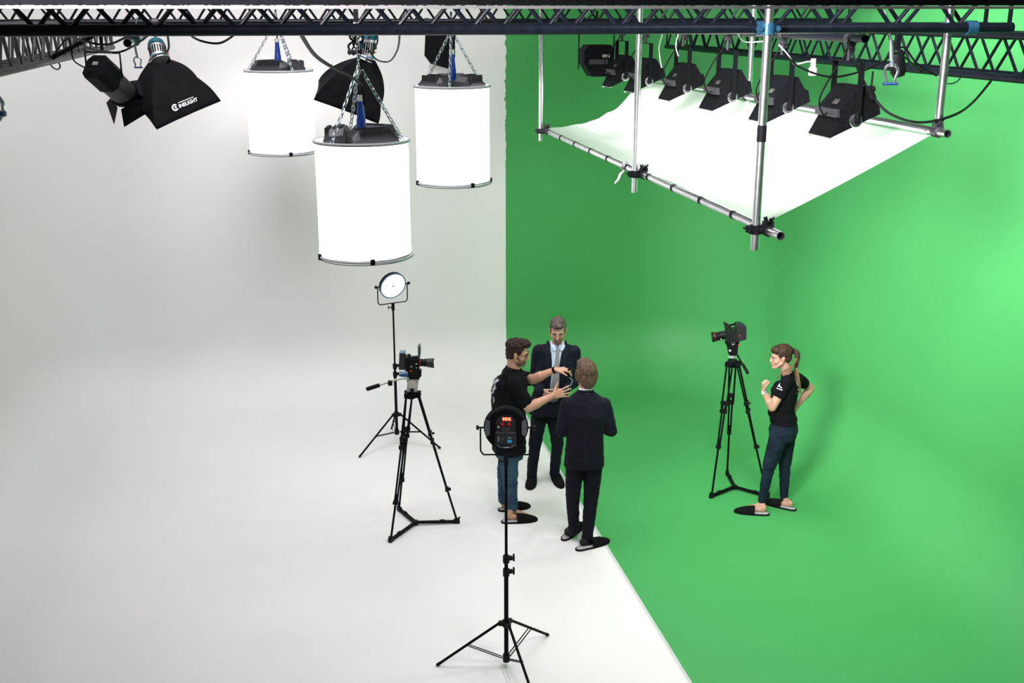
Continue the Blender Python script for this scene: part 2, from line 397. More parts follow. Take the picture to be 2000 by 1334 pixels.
# ------------------------------------------------------------------ hanging tube and trough lights
XT = 3.36
tz = atX(1690, 76, XT+.035).z; ty = atX(1690, 76, XT+.035).y
t = thing('scaffold_tube', 'black scaffold tube with an open end that the trough lights hang from', 'tube', (XT+.035, ty, tz))
bm = BM(); pipe(bm, (XT+.035, ty, tz), (XT+.035, 13.0, tz), .0245); obj('tube_body', bm, trussm, t, smooth=True)
CYH = 4.17
def trough():
    t = thing('trough_light', 'largest and nearest black trough light of the row above the white cloth', 'studio light', (0, 0, 0), 'trough lights above the cloth')
    prof = [(.048, .14), (.096, .14), (.134, .08), (.150, .058), (.175, .052), (.192, -.025), (-.118, -.162), (-.055, -.045), (-.062, -.036), (-.067, 0)]
    # hollow shell: side plates and skin, open below
    bm = BM(); y0, y1 = -.15, .15
    for y in (y0, y1):
        A = [bm.verts.new((a, y, b)) for a, b in prof]; B = [bm.verts.new((a, y-.006*(1 if y > 0 else -1), b)) for a, b in prof]
        bm.faces.new(A); bm.faces.new(B[::-1])
        for i in range(len(prof)): bm.faces.new((A[i], A[(i+1) % len(prof)], B[(i+1) % len(prof)], B[i]))
    skin = prof[5::-1]+prof[:5:-1]
    skin = [prof[5], prof[4], prof[3], prof[2], prof[1], prof[0], prof[9], prof[8], prof[7], prof[6]]
    for i in range(len(skin)-1):
        (a0, b0), (a1, b1) = skin[i], skin[i+1]; d = V((a1-a0, 0, b1-b0)).normalized(); n = V((-d.z, 0, d.x))*-.004
        q = [V((a0, y0, b0)), V((a1, y0, b1)), V((a1, y1, b1)), V((a0, y1, b0))]
        A = [bm.verts.new(p) for p in q]; B = [bm.verts.new(p+n) for p in q]
        bm.faces.new(A); bm.faces.new(B[::-1])
        for k in range(4): bm.faces.new((A[k], A[(k+1) % 4], B[(k+1) % 4], B[k]))
    obj('housing', bm, black, t)
    sd = V((-.115, 0, -.14)).normalized(); up = V((-.77, 0, .63)).normalized()
    R = Matrix((sd, V((0, 1, 0)), up)).transposed()
    bm = BM(); c = V((-.075, 0, -.018)); box(bm, c, (.03, .29, .05), None, .004); obj('control_box', bm, dgrey, t)
    bm = BM(); box(bm, V((.048, 0, .14))+sd*.125+up*.002+V((0, -.02, 0)), (.035, .07, .004), R); obj('type_label', bm, label_m, t)
    bm = BM()
    for i in range(4):
        for j in range(7): box(bm, V((.048, 0, .14))+sd*(.03+.018*i)+up*.001+V((0, -.09+.03*j, 0)), (.004, .018, .004), R)
    obj('vents', bm, mat('vent_dark', (.03, .03, .032), .6), t)
    bm = BM(); cyl(bm, (.03, -.155, -.06), (.03, -.166, -.06), .040, n=28); obj('tilt_disc', bm, dgrey, t, smooth=True)
    bm = BM()
    for R_, r_ in ((.037, .004), (.027, .003)): torus(bm, (.03, -.168, -.06), (0, 1, 0), R_, r_, 32, 6)
    obj('scale_ring', bm, steel, t, smooth=True)
    bm = BM(); cyl(bm, (.03, -.16, -.06), (.03, -.188, -.06), .014, n=12); cyl(bm, (.03, -.188, -.06), (.03, -.194, -.06), .006, n=10); cyl(bm, (.03, -.18, -.05), (.03, -.18, -.01), .006, n=8); obj('knob', bm, plastic, t, smooth=True)
    bm = BM()
    for y in (-.175, .165): box(bm, (.035, y, .105), (.036, .006, .36))
    box(bm, (.035, -.005, .283), (.036, .345, .006)); obj('yoke', bm, black, t)
    hz = tz-CYH
    bm = BM(); cyl(bm, (.035, 0, .28), (.035, 0, hz-.03), .013, n=12)
    cyl(bm, (.035, -.022, hz), (.035, .022, hz), .034, n=14); box(bm, (.035, 0, hz-.045), (.05, .035, .03)); box(bm, (.06, 0, hz-.07), (.02, .012, .03)); obj('hook_clamp', bm, dgrey, t, smooth=True)
    bm = BM()  # barn lip at the lower mouth edge
    box(bm, (-.112, 0, -.165), (.014, .3, .006)); box(bm, (-.115, .135, -.172), (.012, .02, .014)); obj('gel_clip', bm, grey, t)
    bm = BM(); tube(bm, spline([(-.085, -.02, -.02), (-.12, -.03, -.03), (-.15, -.03, .06), (-.08, -.02, .2), (.0, 0, .30), (.035, .02, hz-.04)], 8), .0055, 8)
    obj('power_lead', bm, rubber, t, smooth=True)
    bm = BM(); box(bm, (.03, 0, -.03), (.02, .26, .05)); obj('reflector', bm, mat('reflector', (.8, .8, .8), .3, .8), t)
    return t
tl = trough()
px_row = [1640, 1512, 1407, 1322, 1250, 1205]
lbl = ['largest and nearest black trough light, rightmost in the row above the white cloth',
       'second black trough light from the right, partly behind the thick silver pole',
       'third black trough light from the right with a clear white ring on its side',
       'fourth black trough light from the right, cable looping at its left',
       'fifth black trough light from the right, just behind the thin middle silver pole',
       'sixth and smallest black trough light of the angled row, beside the square floodlight']
for i, px in enumerate(px_row):
    Y = atX(px, 200, XT).y
    loc = V((XT, Y, CYH))
    if i == 0: o = tl; o.location = loc
    else: o = dup(tl, loc, lbl[i])
    o['label'] = lbl[i]
    l = bpy.data.lights.new('lamp', 'AREA'); l.shape = 'DISK'; l.size = .11; l.energy = (21, 20, 17, 7, 1, .3)[i]; l.color = (1, .98, .95)
    lo = bpy.data.objects.new('lamp', l); COL.objects.link(lo); lo.parent = o; lo.location = (.04, 0, -.06); lo.rotation_euler = V((-.12, 0, -1)).to_track_quat('-Z', 'Y').to_euler()
# square floodlight at the far end of the row
c = at(1166, 118, 12.2)
t = thing('floodlight', 'black boxy floodlight at the far left end of the trough light row', 'studio light', c)
bm = BM(); R = basis(V((1, -.1, 0)), V((0, 1, 0)))
poly = [(-.17, .10), (-.12, .16), (.12, .16), (.15, .1), (.15, -.12), (.1, -.16), (-.08, -.16), (-.17, -.02)]
prism(bm, poly, -.12, .12, lambda a, b, tt: c+V((a, tt, b))); obj('housing', bm, black, t)
bm = BM(); box(bm, c+V((-.02, -.125, -.01)), (.2, .012, .05)); obj('control_panel', bm, dgrey, t)
bm = BM(); box(bm, c+V((.06, -.128, .05)), (.08, .006, .03)); obj('type_label', bm, label_m, t)
bm = BM()
for s in (-1, 1): box(bm, c+V((.19*s-.01, 0, .12)), (.006, .035, .42))
box(bm, c+V((-.01, 0, .33)), (.386, .035, .006)); cyl(bm, c+V((-.01, 0, .33)), c+V((-.01, 0, .50)), .012); obj('yoke', bm, black, t)

# ------------------------------------------------------------------ hanging drum lights
fab = bpy.data.materials.new('glowing_white_skirt'); fab.use_nodes = True; nt = fab.node_tree; b = nt.nodes['Principled BSDF']
b.inputs['Base Color'].default_value = (.85, .85, .85, 1); b.inputs['Roughness'].default_value = .9
b.inputs['Emission Color'].default_value = (1, .94, .965, 1); b.inputs['Emission Strength'].default_value = 2.2
n = nt.nodes.new('ShaderNodeTexNoise'); n.inputs['Scale'].default_value = 5; bp = nt.nodes.new('ShaderNodeBump'); bp.inputs['Strength'].default_value = .2
nt.links.new(n.outputs['Fac'], bp.inputs['Height']); nt.links.new(bp.outputs[0], b.inputs['Normal'])
ledm = mat('led_driver_black', (.022, .024, .029), .4, .2, .2, 40)
def chain(bm, p0, p1, link=.050, r=.0042, w=.013):
    p0 = V(p0); p1 = V(p1); d = (p1-p0); L = d.length; d.normalize(); a = d.orthogonal().normalized(); b = d.cross(a)
    n = max(2, int(L/(link*.78))); k = 0
    for i in range(n):
        c = p0+d*(L*(i+.5)/n); u = a if i % 2 == 0 else b
        pts = []
        for q in range(10):
            an = 2*math.pi*q/10; ca, sa = math.cos(an), math.sin(an)
            pts.append(c+d*((link/2-w+.002)*(1 if ca > 0 else -1)+ca*w)+u*sa*w)
        tube(bm, pts, r, 5, closed=True)
def drum(loc, label, D, Hh, apex, rot, clip_ang, plug=True):
    loc = V(loc)                                # centre of top hoop
    t = thing('drum_light', label, 'studio light', loc, 'glowing white drum lights on chains')
    R = D/2
    bm = BM(); n = 64; rings = []
    for k, (z, f) in enumerate([(0, .975), (-.03, .97), (-.10, .975), (-Hh*.5, .972), (-Hh+.05, .975), (-Hh, .985), (-Hh-.004, .93), (-Hh+.03, .3), (-Hh+.03, .02)]):
        rings.append([bm.verts.new(loc+V((math.cos(2*math.pi*i/n)*R*f, math.sin(2*math.pi*i/n)*R*f, z+.004*math.sin(i*.8)*(1 if k in (5,) else 0)))) for i in range(n)])
    for k in range(len(rings)-1):
        for i in range(n): bm.faces.new((rings[k][i], rings[k][(i+1) % n], rings[k+1][(i+1) % n], rings[k+1][i]))
    obj('skirt', bm, fab, t, smooth=True)
    bm = BM(); torus(bm, loc, (0, 0, 1), R, .010, 64, 8); obj('top_hoop', bm, mat('hoop_white', (.42, .43, .46), .4), t, smooth=True)
    bm = BM(); torus(bm, loc+V((0, 0, -.011)), (0, 0, 1), R*1.0, .004, 64, 6); obj('hoop_seam', bm, mat('seam_grey', (.05, .055, .07), .6), t, smooth=True)
    bm = BM(); torus(bm, loc+V((0, 0, -Hh-.022)), (.02, .02, 1), R*1.0, .010, 64, 8); obj('bottom_hoop', bm, mat('hoop_white', (.42, .43, .46), .4), t, smooth=True)
    bm = BM(); torus(bm, loc+V((0, 0, -Hh-.006)), (0, 0, 1), R*.985, .0045, 64, 6); torus(bm, loc+V((0, 0, -Hh-.034)), (0, 0, 1), R*.985, .0035, 64, 6); obj('hoop_seam', bm, mat('seam_grey', (.05, .055, .07), .6), t, smooth=True)
    bm = BM(); rr = []
    for f, z in ((.97, .0), (.8, -.012), (.8, -.03), (.97, -.03)):
        rr.append([bm.verts.new(loc+V((math.cos(2*math.pi*i/n)*R*f, math.sin(2*math.pi*i/n)*R*f, z))) for i in range(n)])
    for k in range(4):
        for i in range(n): bm.faces.new((rr[k][i], rr[k][(i+1) % n], rr[(k+1) % 4][(i+1) % n], rr[(k+1) % 4][i]))
    obj('top_rim', bm, fab, t, smooth=True)
    bm = BM(); cyl(bm, loc+V((0, 0, -.028)), loc+V((0, 0, -.010)), R*.80, n=48); obj('top_plate', bm, dgrey, t)
    for a in clip_ang:
        bm = BM(); d = V((math.cos(a), math.sin(a), 0)); box(bm, loc+d*R+V((0, 0, -Hh-.010)), (.028, .034, .045), basis(d, V((0, 0, 1)).cross(d))); obj('clip', bm, rubber, t)
    for k in range(3):
        a = rot+k*2*math.pi/3; d = V((math.cos(a), math.sin(a), 0)); e = V((-d.y, d.x, 0)); c = loc+d*R*.46
        # finned driver box, trapezoid cross section, long along e
        bm = BM(); prof = [(-.105, 0), (-.105, .045), (-.06, .105), (.05, .115), (.09, .06), (.10, 0)]
        Lh = R*.50
        rows = []
        for s, f in ((-Lh, .55), (-Lh*.72, 1), (Lh*.72, 1), (Lh, .55)):
            rows.append([bm.verts.new(c-d*a_*1.0*(1 if True else 0)+e*s+V((0, 0, b_*f-.012))) for a_, b_ in prof])
        for i in range(3):
            for j in range(len(prof)-1): bm.faces.new((rows[i][j], rows[i][j+1], rows[i+1][j+1], rows[i+1][j]))
            bm.faces.new((rows[i][-1], rows[i][0], rows[i+1][0], rows[i+1][-1]))
        bm.faces.new(rows[0]); bm.faces.new(rows[3][::-1])
        ld = obj('led_driver', bm, ledm, t)
        bm = BM()
        for j in range(17):
            s = -Lh*.66+Lh*1.32*j/16
            box(bm, c+e*s+d*.083+V((0, 0, .065)), (.03, .004, .075), basis(d, e))
            box(bm, c+e*s-d*.0+V((0, 0, .104)), (.07, .004, .012), basis(d, e))
        obj('fins', bm, dgrey, ld, loc=root_loc(t))
    ap = V(apex)
    hs = [loc+V((math.cos(rot+.9+k*2*math.pi/3), math.sin(rot+.9+k*2*math.pi/3), 0))*R*.88 for k in range(3)]
    for h_ in hs:
        bm = BM(); chain(bm, ap, h_+V((0, 0, .0))); obj('chain', bm, chainm, t, smooth=True)
    bm = BM(); chain(bm, ap, ap+V((0, 0, .16))); torus(bm, ap, (1, 0, 0), .024, .005, 20, 6); obj('ring', bm, chainm, t, smooth=True)
    # blue power plug standing on the plate
    c = loc+V((0, -.03, .0))
    bm = BM(); tube(bm, [c+V((0, 0, z)) for z in (0, .16, .17, .20, .21, .27, .30)], [.036, .036, .031, .031, .029, .024, .022], 16); pl_ = obj('power_plug', bm, bluep, t, smooth=True)
    bm = BM(); cyl(bm, c+V((0, 0, .30)), c+V((0, 0, .345)), .026, .024, n=16); obj('plug_collar', bm, whitep, pl_, loc=root_loc(t))
    bm = BM(); tube(bm, spline([c+V((0, 0, .34)), c+V((.02, 0, .42)), (ap+c+V((0, 0, .34)))*.5+V((.03, 0, .05)), ap+V((.01, 0, .05)), ap+V((0, 0, .17))]), .0075, 8); obj('plug_cable', bm, rubber, t, smooth=True)
    return t
DD = .75
def drum_at(px, py, wpx, label, hf, ax, ay, rot, clips):
    Z = F*DD/wpx; d = ray(px, py); loc = CP+d*Z
    ap = at(ax, ay, dist(loc))
    ap = V((loc.x, loc.y, ap.z))
    return drum(loc, label, DD, DD*hf, ap, rot, clips), loc, ap
YD = {}
d1 = drum_at(706, 273, 187, 'largest glowing white drum light, nearest of the three, hanging lowest in front', 1.19, 702, 128, -1.2, [-1.5, -2.9, .3])
d2 = drum_at(544, 137, 132, 'glowing white drum light at the left, smallest of the three', 1.17, 544, 40, -2.0, [-1.35, -3.0])
d3 = drum_at(883, 167, 149, 'glowing white drum light at the right, next to the green wall', 1.235, 877, 58, -.6, [-1.2, -2.95, -.1])
for (dr, loc, ap), lb in ((d1, 'black tube across the grid that the largest drum light hangs from'), (d2, 'farthest black tube across the grid, holding the left drum light'), (d3, 'black tube across the grid holding the right drum light')):
    zc = 4.63; bm = BM(); x1 = 2.9 if loc.y < 9.9 else 4.3
    pipe(bm, (-1.5, loc.y, zc), (x1, loc.y, zc), .0245)
    o = obj('grid_tube', bm, trussm, loc=V((loc.x, loc.y, zc)), smooth=True); tag(o, lb, 'tube', 'tubes across the lighting grid')
    bm = BM(); z0 = ap.z+.1
    if z0 < zc-.06: chain(bm, (ap.x, loc.y, z0), (ap.x, loc.y, zc-.02))
    cyl(bm, (ap.x-.03, loc.y, zc), (ap.x+.03, loc.y, zc), .034, n=14)
    obj('hanger', bm, chainm, dr, smooth=True)
# ------------------------------------------------------------------ softboxes
def softbox(name, label, ring, rr, corners, headdir, headlen, text=False):
    """ring: centre of speed ring; corners: 4 points of the open mouth in order"""
    ring = V(ring); C_ = [V(c) for c in corners]; mc = sum(C_, V())/4; ax = mc-ring; Lx = ax.length; axn = ax.normalized()
    t = thing(name, label, 'softbox', ring)
    NS, NE = 12, 10; bm = BM(); grid = []
    e1 = (C_[0]-mc); 
    for s_i in range(NS+1):
        s = s_i/NS; row = []
        for k in range(4):
            for j in range(NE):
                E = C_[k].lerp(C_[(k+1) % 4], j/NE)
                # mouth edges bow inwards a little, as cloth between rods does
                w = 4*(j/NE)*(1-j/NE); E = E + (mc-E)*.045*w
                rad = E-mc; dirn = rad.normalized(); rc = dirn*rr
                f = 1-(1-s)**1.75
                p = ring + ax*s + rc*(1-f) + rad*f*(1-.05*w*math.sin(math.pi*s))
                p += noise.noise(p*6)*.008*dirn*s
                row.append(bm.verts.new(p))
        grid.append(row)
    n = 4*NE
    for i in range(NS):
        for j in range(n): bm.faces.new((grid[i][j], grid[i][(j+1) % n], grid[i+1][(j+1) % n], grid[i+1][j]))
    o = obj('cloth_shell', bm, boxcloth, t, smooth=True)
    md = o.modifiers.new('t', 'SOLIDIFY'); md.thickness = .004; md.offset = 0
    bm = BM()
    inset = [mc+(c-mc)*.93-axn*.03 for c in C_]
    bm.faces.new([bm.verts.new(p) for p in inset]); r = bmesh.ops.extrude_face_region(bm, geom=bm.faces[:]); bmesh.ops.translate(bm, verts=[v for v in r['geom'] if isinstance(v, bmesh.types.BMVert)], vec=-axn*.004)
    obj('diffuser', bm, mat('diffuser_white', (.75, .75, .74), .8), t)
    bm = BM(); torus(bm, ring, axn, rr, .010, 32, 8); torus(bm, ring-axn*.03, axn, rr*.92, .008, 32, 8); obj('speed_ring', bm, steel, t, smooth=True)
    # four bright slivers where the lining shows at the ring
    hd = V(headdir).normalized(); a0 = ring-axn*.01
    bm = BM(); cyl(bm, a0, a0+hd*headlen*.78, rr*.80, n=24); hb = obj('lamp_head', bm, mat('head_silver', (.62, .63, .64), .3, .7), t, smooth=True)
    bm = BM(); cyl(bm, a0+hd*headlen*.02, a0+hd*headlen*.10, rr*.86, n=24); obj('front_band', bm, mat('blue_band', (.08, .23, .42), .4), t, smooth=True)
    bm = BM(); cyl(bm, a0+hd*headlen*.74, a0+hd*headlen, rr*.92, rr*.82, n=24); cap = obj('end_cap', bm, teal, t, smooth=True)
    bm = BM()
    u = hd.orthogonal().normalized(); v = hd.cross(u)
    for k in range(20):
        a = 2*math.pi*k/20; d = u*math.cos(a)+v*math.sin(a)
        box(bm, a0+hd*headlen*.42+d*rr*.80, (.006, .012, headlen*.42), basis(d, hd.cross(d)))
    obj('vent_slots', bm, rubber, hb, loc=root_loc(t))
    bm = BM(); s_ = RT*1.0
    for sg in (1,):
        p = a0+hd*headlen*.45+s_*rr*.86*sg
        tube(bm, spline([p, p+s_*.025+V((0, 0, .05)), p+s_*.02+V((0, 0, .16)), p+V((0, 0, .26))], 5), .009, 8)
        box(bm, p, (.03, .03, .05))
    obj('bracket', bm, dgrey, t, smooth=True)
    bm = BM(); p = a0+hd*headlen*.2+s_*rr*.84
    for k in range(3): cyl(bm, p+hd*.035*k, p+hd*.035*k+s_*.02+V((0, 0, .012)), .006)
    obj('red_lead', bm, red, t)
    return t
# Z depths
def P(px, py, D): return at(px, py, D)
def E(px, dy=0): return atY(px, 62+dy, 6.05)
def EL(px, py): return atX(px, py, pl.x)
def ER(px, py): return atX(px, py, pr.x)
sb1 = softbox('softbox', 'black pyramid softbox at upper left with white lettering on its side', P(312, 120, 9.55), .082,
              [P(265.5, 208, 9.25), P(306, 253, 8.9), P(431, 197.5, 9.5), P(388, 156, 9.9)], P(302, 70, 9.75)-P(312, 122, 9.5), .21)
# lettering, laid flat on the printed side
def text_mesh(txt, size, extr=.0015, bold=.0, shear=0, space=1.0):
    c = bpy.data.curves.new('t', 'FONT'); c.body = txt; c.size = size; c.extrude = extr; c.offset = bold; c.align_x = 'LEFT'; c.shear = shear; c.space_character = space; c.resolution_u = 3
    o = bpy.data.objects.new('t', c); COL.objects.link(o); dg = bpy.context.evaluated_depsgraph_get(); dg.update()
    me = bpy.data.meshes.new_from_object(o.evaluated_get(dg)); bpy.data.objects.remove(o); bpy.data.curves.remove(c)
    return me
def surface_of(os_):
    vs, fs = [], []
    for o in os_:
        l = root_loc(o); b = len(vs)
        vs += [v.co+l for v in o.data.vertices]; fs += [[b+i for i in p.vertices] for p in o.data.polygons]
    return BVHTree.FromPolygons(vs, fs)
def stick(name, me, m, parent, bvh, origin, u, v, toward, lift=.003, sc=1):
    """project flat mesh (x along u, y along v) onto a surface, looking along -toward"""
    u = V(u).normalized(); v = V(v).normalized(); tw = V(toward).normalized(); org = V(origin); loc = root_loc(parent)
    for vt in me.vertices:
        p = org+u*vt.co.x*sc+v*vt.co.y*sc; hit = bvh.ray_cast(p+tw*.6, -tw, 1.5)
        q = hit[0] if hit[0] is not None else p
        vt.co = q+tw*(lift+max(0, vt.co.z))-loc
    return new_obj(name, me, m, parent)
bv = surface_of([c for c in sb1.children if c.name.startswith('cloth_shell')])
A_, B_ = P(338, 216, 9.2), P(385.5, 197, 9.2)
uu = (B_-A_).normalized(); tw_ = (CP-P(360, 205, 9.2)).normalized(); vv = tw_.cross(uu)
sz = (B_-A_).length
lg = text_mesh('INELIGHT', sz*.22, .001, .0010, space=.98)
ww = max(v.co.x for v in lg.vertices); stick('lettering', lg, whiteink, sb1, bv, A_+uu*sz*.27, uu, vv, tw_, .004, sz*.77/ww)
# ring-and-dot C in front of the letters
bm = BM(); n = 30
cc = V((sz*.125, sz*.075, 0)); ro, ri = sz*.125, sz*.072
prev = None
for k in range(n+1):
    a = math.radians(40+280*k/n); c_, s_ = math.cos(a), math.sin(a)
    cur = (bm.verts.new(cc+V((c_*ro, s_*ro, 0))), bm.verts.new(cc+V((c_*ri, s_*ri, 0))))
    if prev: bm.faces.new((prev[0], prev[1], cur[1], cur[0]))
    prev = cur
bmesh.ops.create_circle(bm, cap_ends=True, segments=14, radius=sz*.038, matrix=Matrix.Translation(cc+V((sz*.02, 0, 0))))
me = bpy.data.meshes.new('emblem'); bm.to_mesh(me); bm.free()
stick('emblem', me, whiteink, sb1, bv, A_, uu, vv, tw_, .005)
# the tiny line above it is too small to read in the photo: a row of small strokes
bm = BM(); rnd = random.Random(5)
for k in range(15):
    x0 = sz*(.30+.043*k); h_ = sz*(.030+.010*rnd.random()); y0 = sz*.168
    for a, b_ in ((x0, x0+sz*.009), (x0+sz*.017, x0+sz*.027)):
        bm.faces.new([bm.verts.new((a, y0, 0)), bm.verts.new((b_, y0, 0)), bm.verts.new((b_, y0+h_, 0)), bm.verts.new((a, y0+h_, 0))])
    bm.faces.new([bm.verts.new((x0, y0+h_*.4, 0)), bm.verts.new((x0+sz*.025, y0+h_*.4, 0)), bm.verts.new((x0+sz*.025, y0+h_*.65, 0)), bm.verts.new((x0, y0+h_*.65, 0))])
me = bpy.data.meshes.new('small_lettering'); bm.to_mesh(me); bm.free(); stick('small_lettering', me, whiteink, sb1, bv, A_, uu, vv, tw_, .004)
sb2 = softbox('softbox', 'plain dark softbox behind the chains of the largest drum light', P(714, 116, 11.6), .09,
              [P(613, 195, 11.5), P(739, 242, 11.1), P(746, 200, 11.7), P(622, 158, 12.1)], P(722, 60, 11.6)-P(715, 118, 11.6), .26)

_ys = sorted((o.location.y, o.location.z) for o in COL.objects if o.name.startswith('grid_tube'))
def hang(t, p, tgt, r=.014):
    bm = BM(); p = V(p); tgt = V(tgt); cyl(bm, p, tgt, r, n=10); cyl(bm, tgt-V((.025, 0, 0)), tgt+V((.025, 0, 0)), .037, n=14); box(bm, p, (.05, .05, .04)); obj('hanger', bm, dgrey, t, smooth=True)
h1 = P(304, 84, 9.7); hang(sb1, h1, V((h1.x, 10.2, z2)))
h2 = P(720, 80, 11.6); hang(sb2, h2, V((h2.x, _ys[1][0], 4.63)))
# ------------------------------------------------------------------ par can with barn doors (upper left)
c0 = P(195, 139, 9.0); c1 = P(231, 172, 9.18); ax = (c1-c0).normalized(); c1 = c0+ax*.33
t = thing('theatre_spotlight', 'black spotlight with open barn doors at the upper left, hung from the left truss', 'spotlight', c0)
u = V((0, 0, 1)); sd = ax.cross(u).normalized(); u = sd.cross(ax)
oct_ = [(.06, .105), (.1, .06), (.1, -.06), (.06, -.1), (-.06, -.1), (-.1, -.06), (-.1, .06), (-.06, .105)]
bm = BM(); prism(bm, oct_, -.06, .14, lambda a, b, tt: c0+sd*a+u*b+ax*tt); obj('rear_housing', bm, black, t)
bm = BM(); cyl(bm, c0+ax*.13, c1, .105, .1, n=28); obj('barrel', bm, mat('barrel_grey', (.02, .02, .021), .45), t, smooth=True)
bm = BM(); cyl(bm, c1-ax*.02, c1+ax*.012, .112, n=28); obj('front_ring', bm, black, t, smooth=True)
_q = Matrix.Rotation(math.radians(-38), 3, ax)
for k, (d, w) in enumerate(((-u, .22), (sd, .2), (-sd, .2), (u, .22))):
    d = _q @ d
    e = ax.cross(d).normalized(); op = (ax*.6+d*.8).normalized() if k in (0, 2) else (ax*.85+d*.5).normalized()
    q0 = c1+ax*.01+d*.105; bm = BM()
    pts = [q0-e*w*.36, q0+e*w*.36, q0+op*.13+e*w*.62, q0+op*.13-e*w*.62]; nn = op.cross(e)*.003
    A = [bm.verts.new(p) for p in pts]; B = [bm.verts.new(p+nn) for p in pts]
    bm.faces.new(A); bm.faces.new(B[::-1])
    for i in range(4): bm.faces.new((A[i], A[(i+1) % 4], B[(i+1) % 4], B[i]))
    obj('barn_door', bm, black, t)
bm = BM(); box(bm, c0-ax*.062+sd*.0+u*.03-sd*.01, (.05, .004, .03), basis(sd, -ax)); obj('type_label', bm, label_m, t)
bm = BM(); top = V((c0.x, c0.y, 4.46)); rx = RT
tube(bm, [c0+ax*.06+rx*.135+V((0, 0, -.02)), c0+ax*.06+rx*.135+V((0, 0, .17)), c0+ax*.06-rx*.135+V((0, 0, .18)), c0+ax*.06-rx*.135+V((0, 0, -.02))], .009, 6)
cyl(bm, c0+ax*.06+V((0, 0, .175)), c0+ax*.06+V((0, 0, .33)), .013); obj('yoke', bm, black, t)
bm = BM(); pp = c0+ax*.06+V((0, 0, .33)); cyl(bm, pp-V((.025, 0, 0)), pp+V((.025, 0, 0)), .036, n=14); cyl(bm, pp, V((pl.x, pp.y, pl.z+.02)), .018); obj('hook_clamp', bm, black, t, smooth=True)
bm = BM(); tube(bm, spline([c0-ax*.06+u*-.04, c0-ax*.12+u*-.02-rx*.08, c0-rx*.2+V((0, 0, .1)), c0-rx*.22+V((0, 0, .25)), V((pl.x, c0.y, pl.z))]), .006, 6); obj('power_lead', bm, rubber, t, smooth=True)

# ------------------------------------------------------------------ small things in the grid
def cable(pts, label, r=.006, m=rubber, nm='cable', group='cables in the lighting grid', cat='cable'):
    p = spline(pts, 8); c = p[len(p)//2]
    bm = BM(); tube(bm, p, r, 8); o = obj(nm, bm, m, loc=c, smooth=True); return tag(o, label, cat, group)
cable([E(118), P(170, 82, 6.3), P(215, 86, 6.3), E(264)], 'upper of two black cables sagging beside the left truss')
cable([EL(165, 92), P(205, 101, 6.9), P(245, 98, 6.6), E(300)], 'lower of two black cables sagging under the tube end at upper left')
cable([EL(92, 119), EL(105, 133), EL(114, 135), EL(117, 127), EL(106, 112)], 'small black cable loop below the left truss')
cable([E(363), P(390, 79, 6.2), P(430, 84, 6.2), E(466)], 'black cable dipping below the truss between softbox and left drum light')
cable([E(585), P(612, 104, 7), P(640, 126, 7.6), P(685, 150, 8.3), P(706, 168, 8.7), P(712, 205, 8.75)], 'thick black cable slanting down to the plug of the largest drum light', .012)
cable([P(715, 90, 9.6), P(735, 116, 9.6), P(760, 120, 9.6), P(776, 98, 7.6), E(781)], 'thin black cable looping right of the dark softbox')
cable([P(1672, 128, 6.9), P(1690, 165, 6.9), P(1706, 190, 6.9), P(1738, 222, 6.85), P(1795, 239, 6.8), P(1860, 226, 6.9), ER(1900, 200), ER(1942, 150)], 'long black cable swooping across the green wall at upper right', .008)
cable([P(1529, 100, 6.9), P(1560, 130, 6.9), P(1620, 150, 6.9), P(1680, 140, 7.0), P(1725, 120, 7.05), P(1755, 105, 7.1), ER(1800, 140)], 'black cable strung from light to light along the right truss', .006)
cable([ER(1838, 146), ER(1850, 163), ER(1868, 160), ER(1877, 150)], 'thin grey cable hanging under the right truss near the picture edge', .004)
for a, lb in (((1295, 66, 1287, 95, 1292, 132, 8.6), 'white wire dropping beside the middle silver pole'), ((1325, 110, 1320, 90, 1325, 64, 8.6), 'white wire above the fourth trough light'), ((1440, 66, 1455, 82, 1500, 80, 7.6), 'white wire looping between the two thick silver poles')):
    cable([E(a[0]) if a[1] == 66 else P(a[0], a[1], a[6]), P(a[2], a[3], a[6]), P(a[4], a[5], a[6])], lb, .004, whitep, group='white wires in the lighting grid')
# silver tube end at upper left with blue clamp
q = P(249, 84, 6.6); t = thing('scaffold_tube', 'short silver tube with a dark open end under the near truss at upper left', 'tube', q)
bm = BM(); pipe(bm, q, P(300, 62, 7.6), .0245); obj('tube_body', bm, silver, t, smooth=True)
bm = BM(); p = P(258, 78, 6.75); cyl(bm, p-V((.02, .02, 0)), p+V((.02, .02, 0)), .036); box(bm, p+V((0, 0, .05)), (.06, .04, .07)); obj('clamp', bm, blue_steel, t)
# steel wire with eye and shackle
def shackle(px, py, D, label, s=1.0, wirepx=None):
    c = P(px, py, D); t = thing('shackle', label, 'shackle', c, 'steel shackles on wires')
    x = RT*s; z = V((0, 0, s))
    bm = BM(); tube(bm, spline([c-x*.027-z*.05, c-x*.024-z*.02, c-x*.034+z*.02, c-x*.02+z*.045, c+z*.05, c+x*.02+z*.045, c+x*.034+z*.02, c+x*.024-z*.02, c+x*.027-z*.05], 5), .0075*s, 8); obj('bow', bm, steel, t, smooth=True)
    bm = BM(); cyl(bm, c-x*.035-z*.045, c+x*.04-z*.045, .008*s); obj('pin', bm, mat('blue_pin', (.01, .05, .17), .35, .4), t, smooth=True)
    bm = BM(); tube(bm, [c+z*.04, c+z*.07, c+z*.075], [.014*s, .010*s, .012*s], 8); cyl(bm, c+z*.07-x*.003, c+z*.17-x*.015, .011*s); w0 = c+z*.17-x*.015
    cyl(bm, w0, P(wirepx[0], wirepx[1], D), .005*s, n=8); obj('wire', bm, chainm, t, smooth=True)
    return t
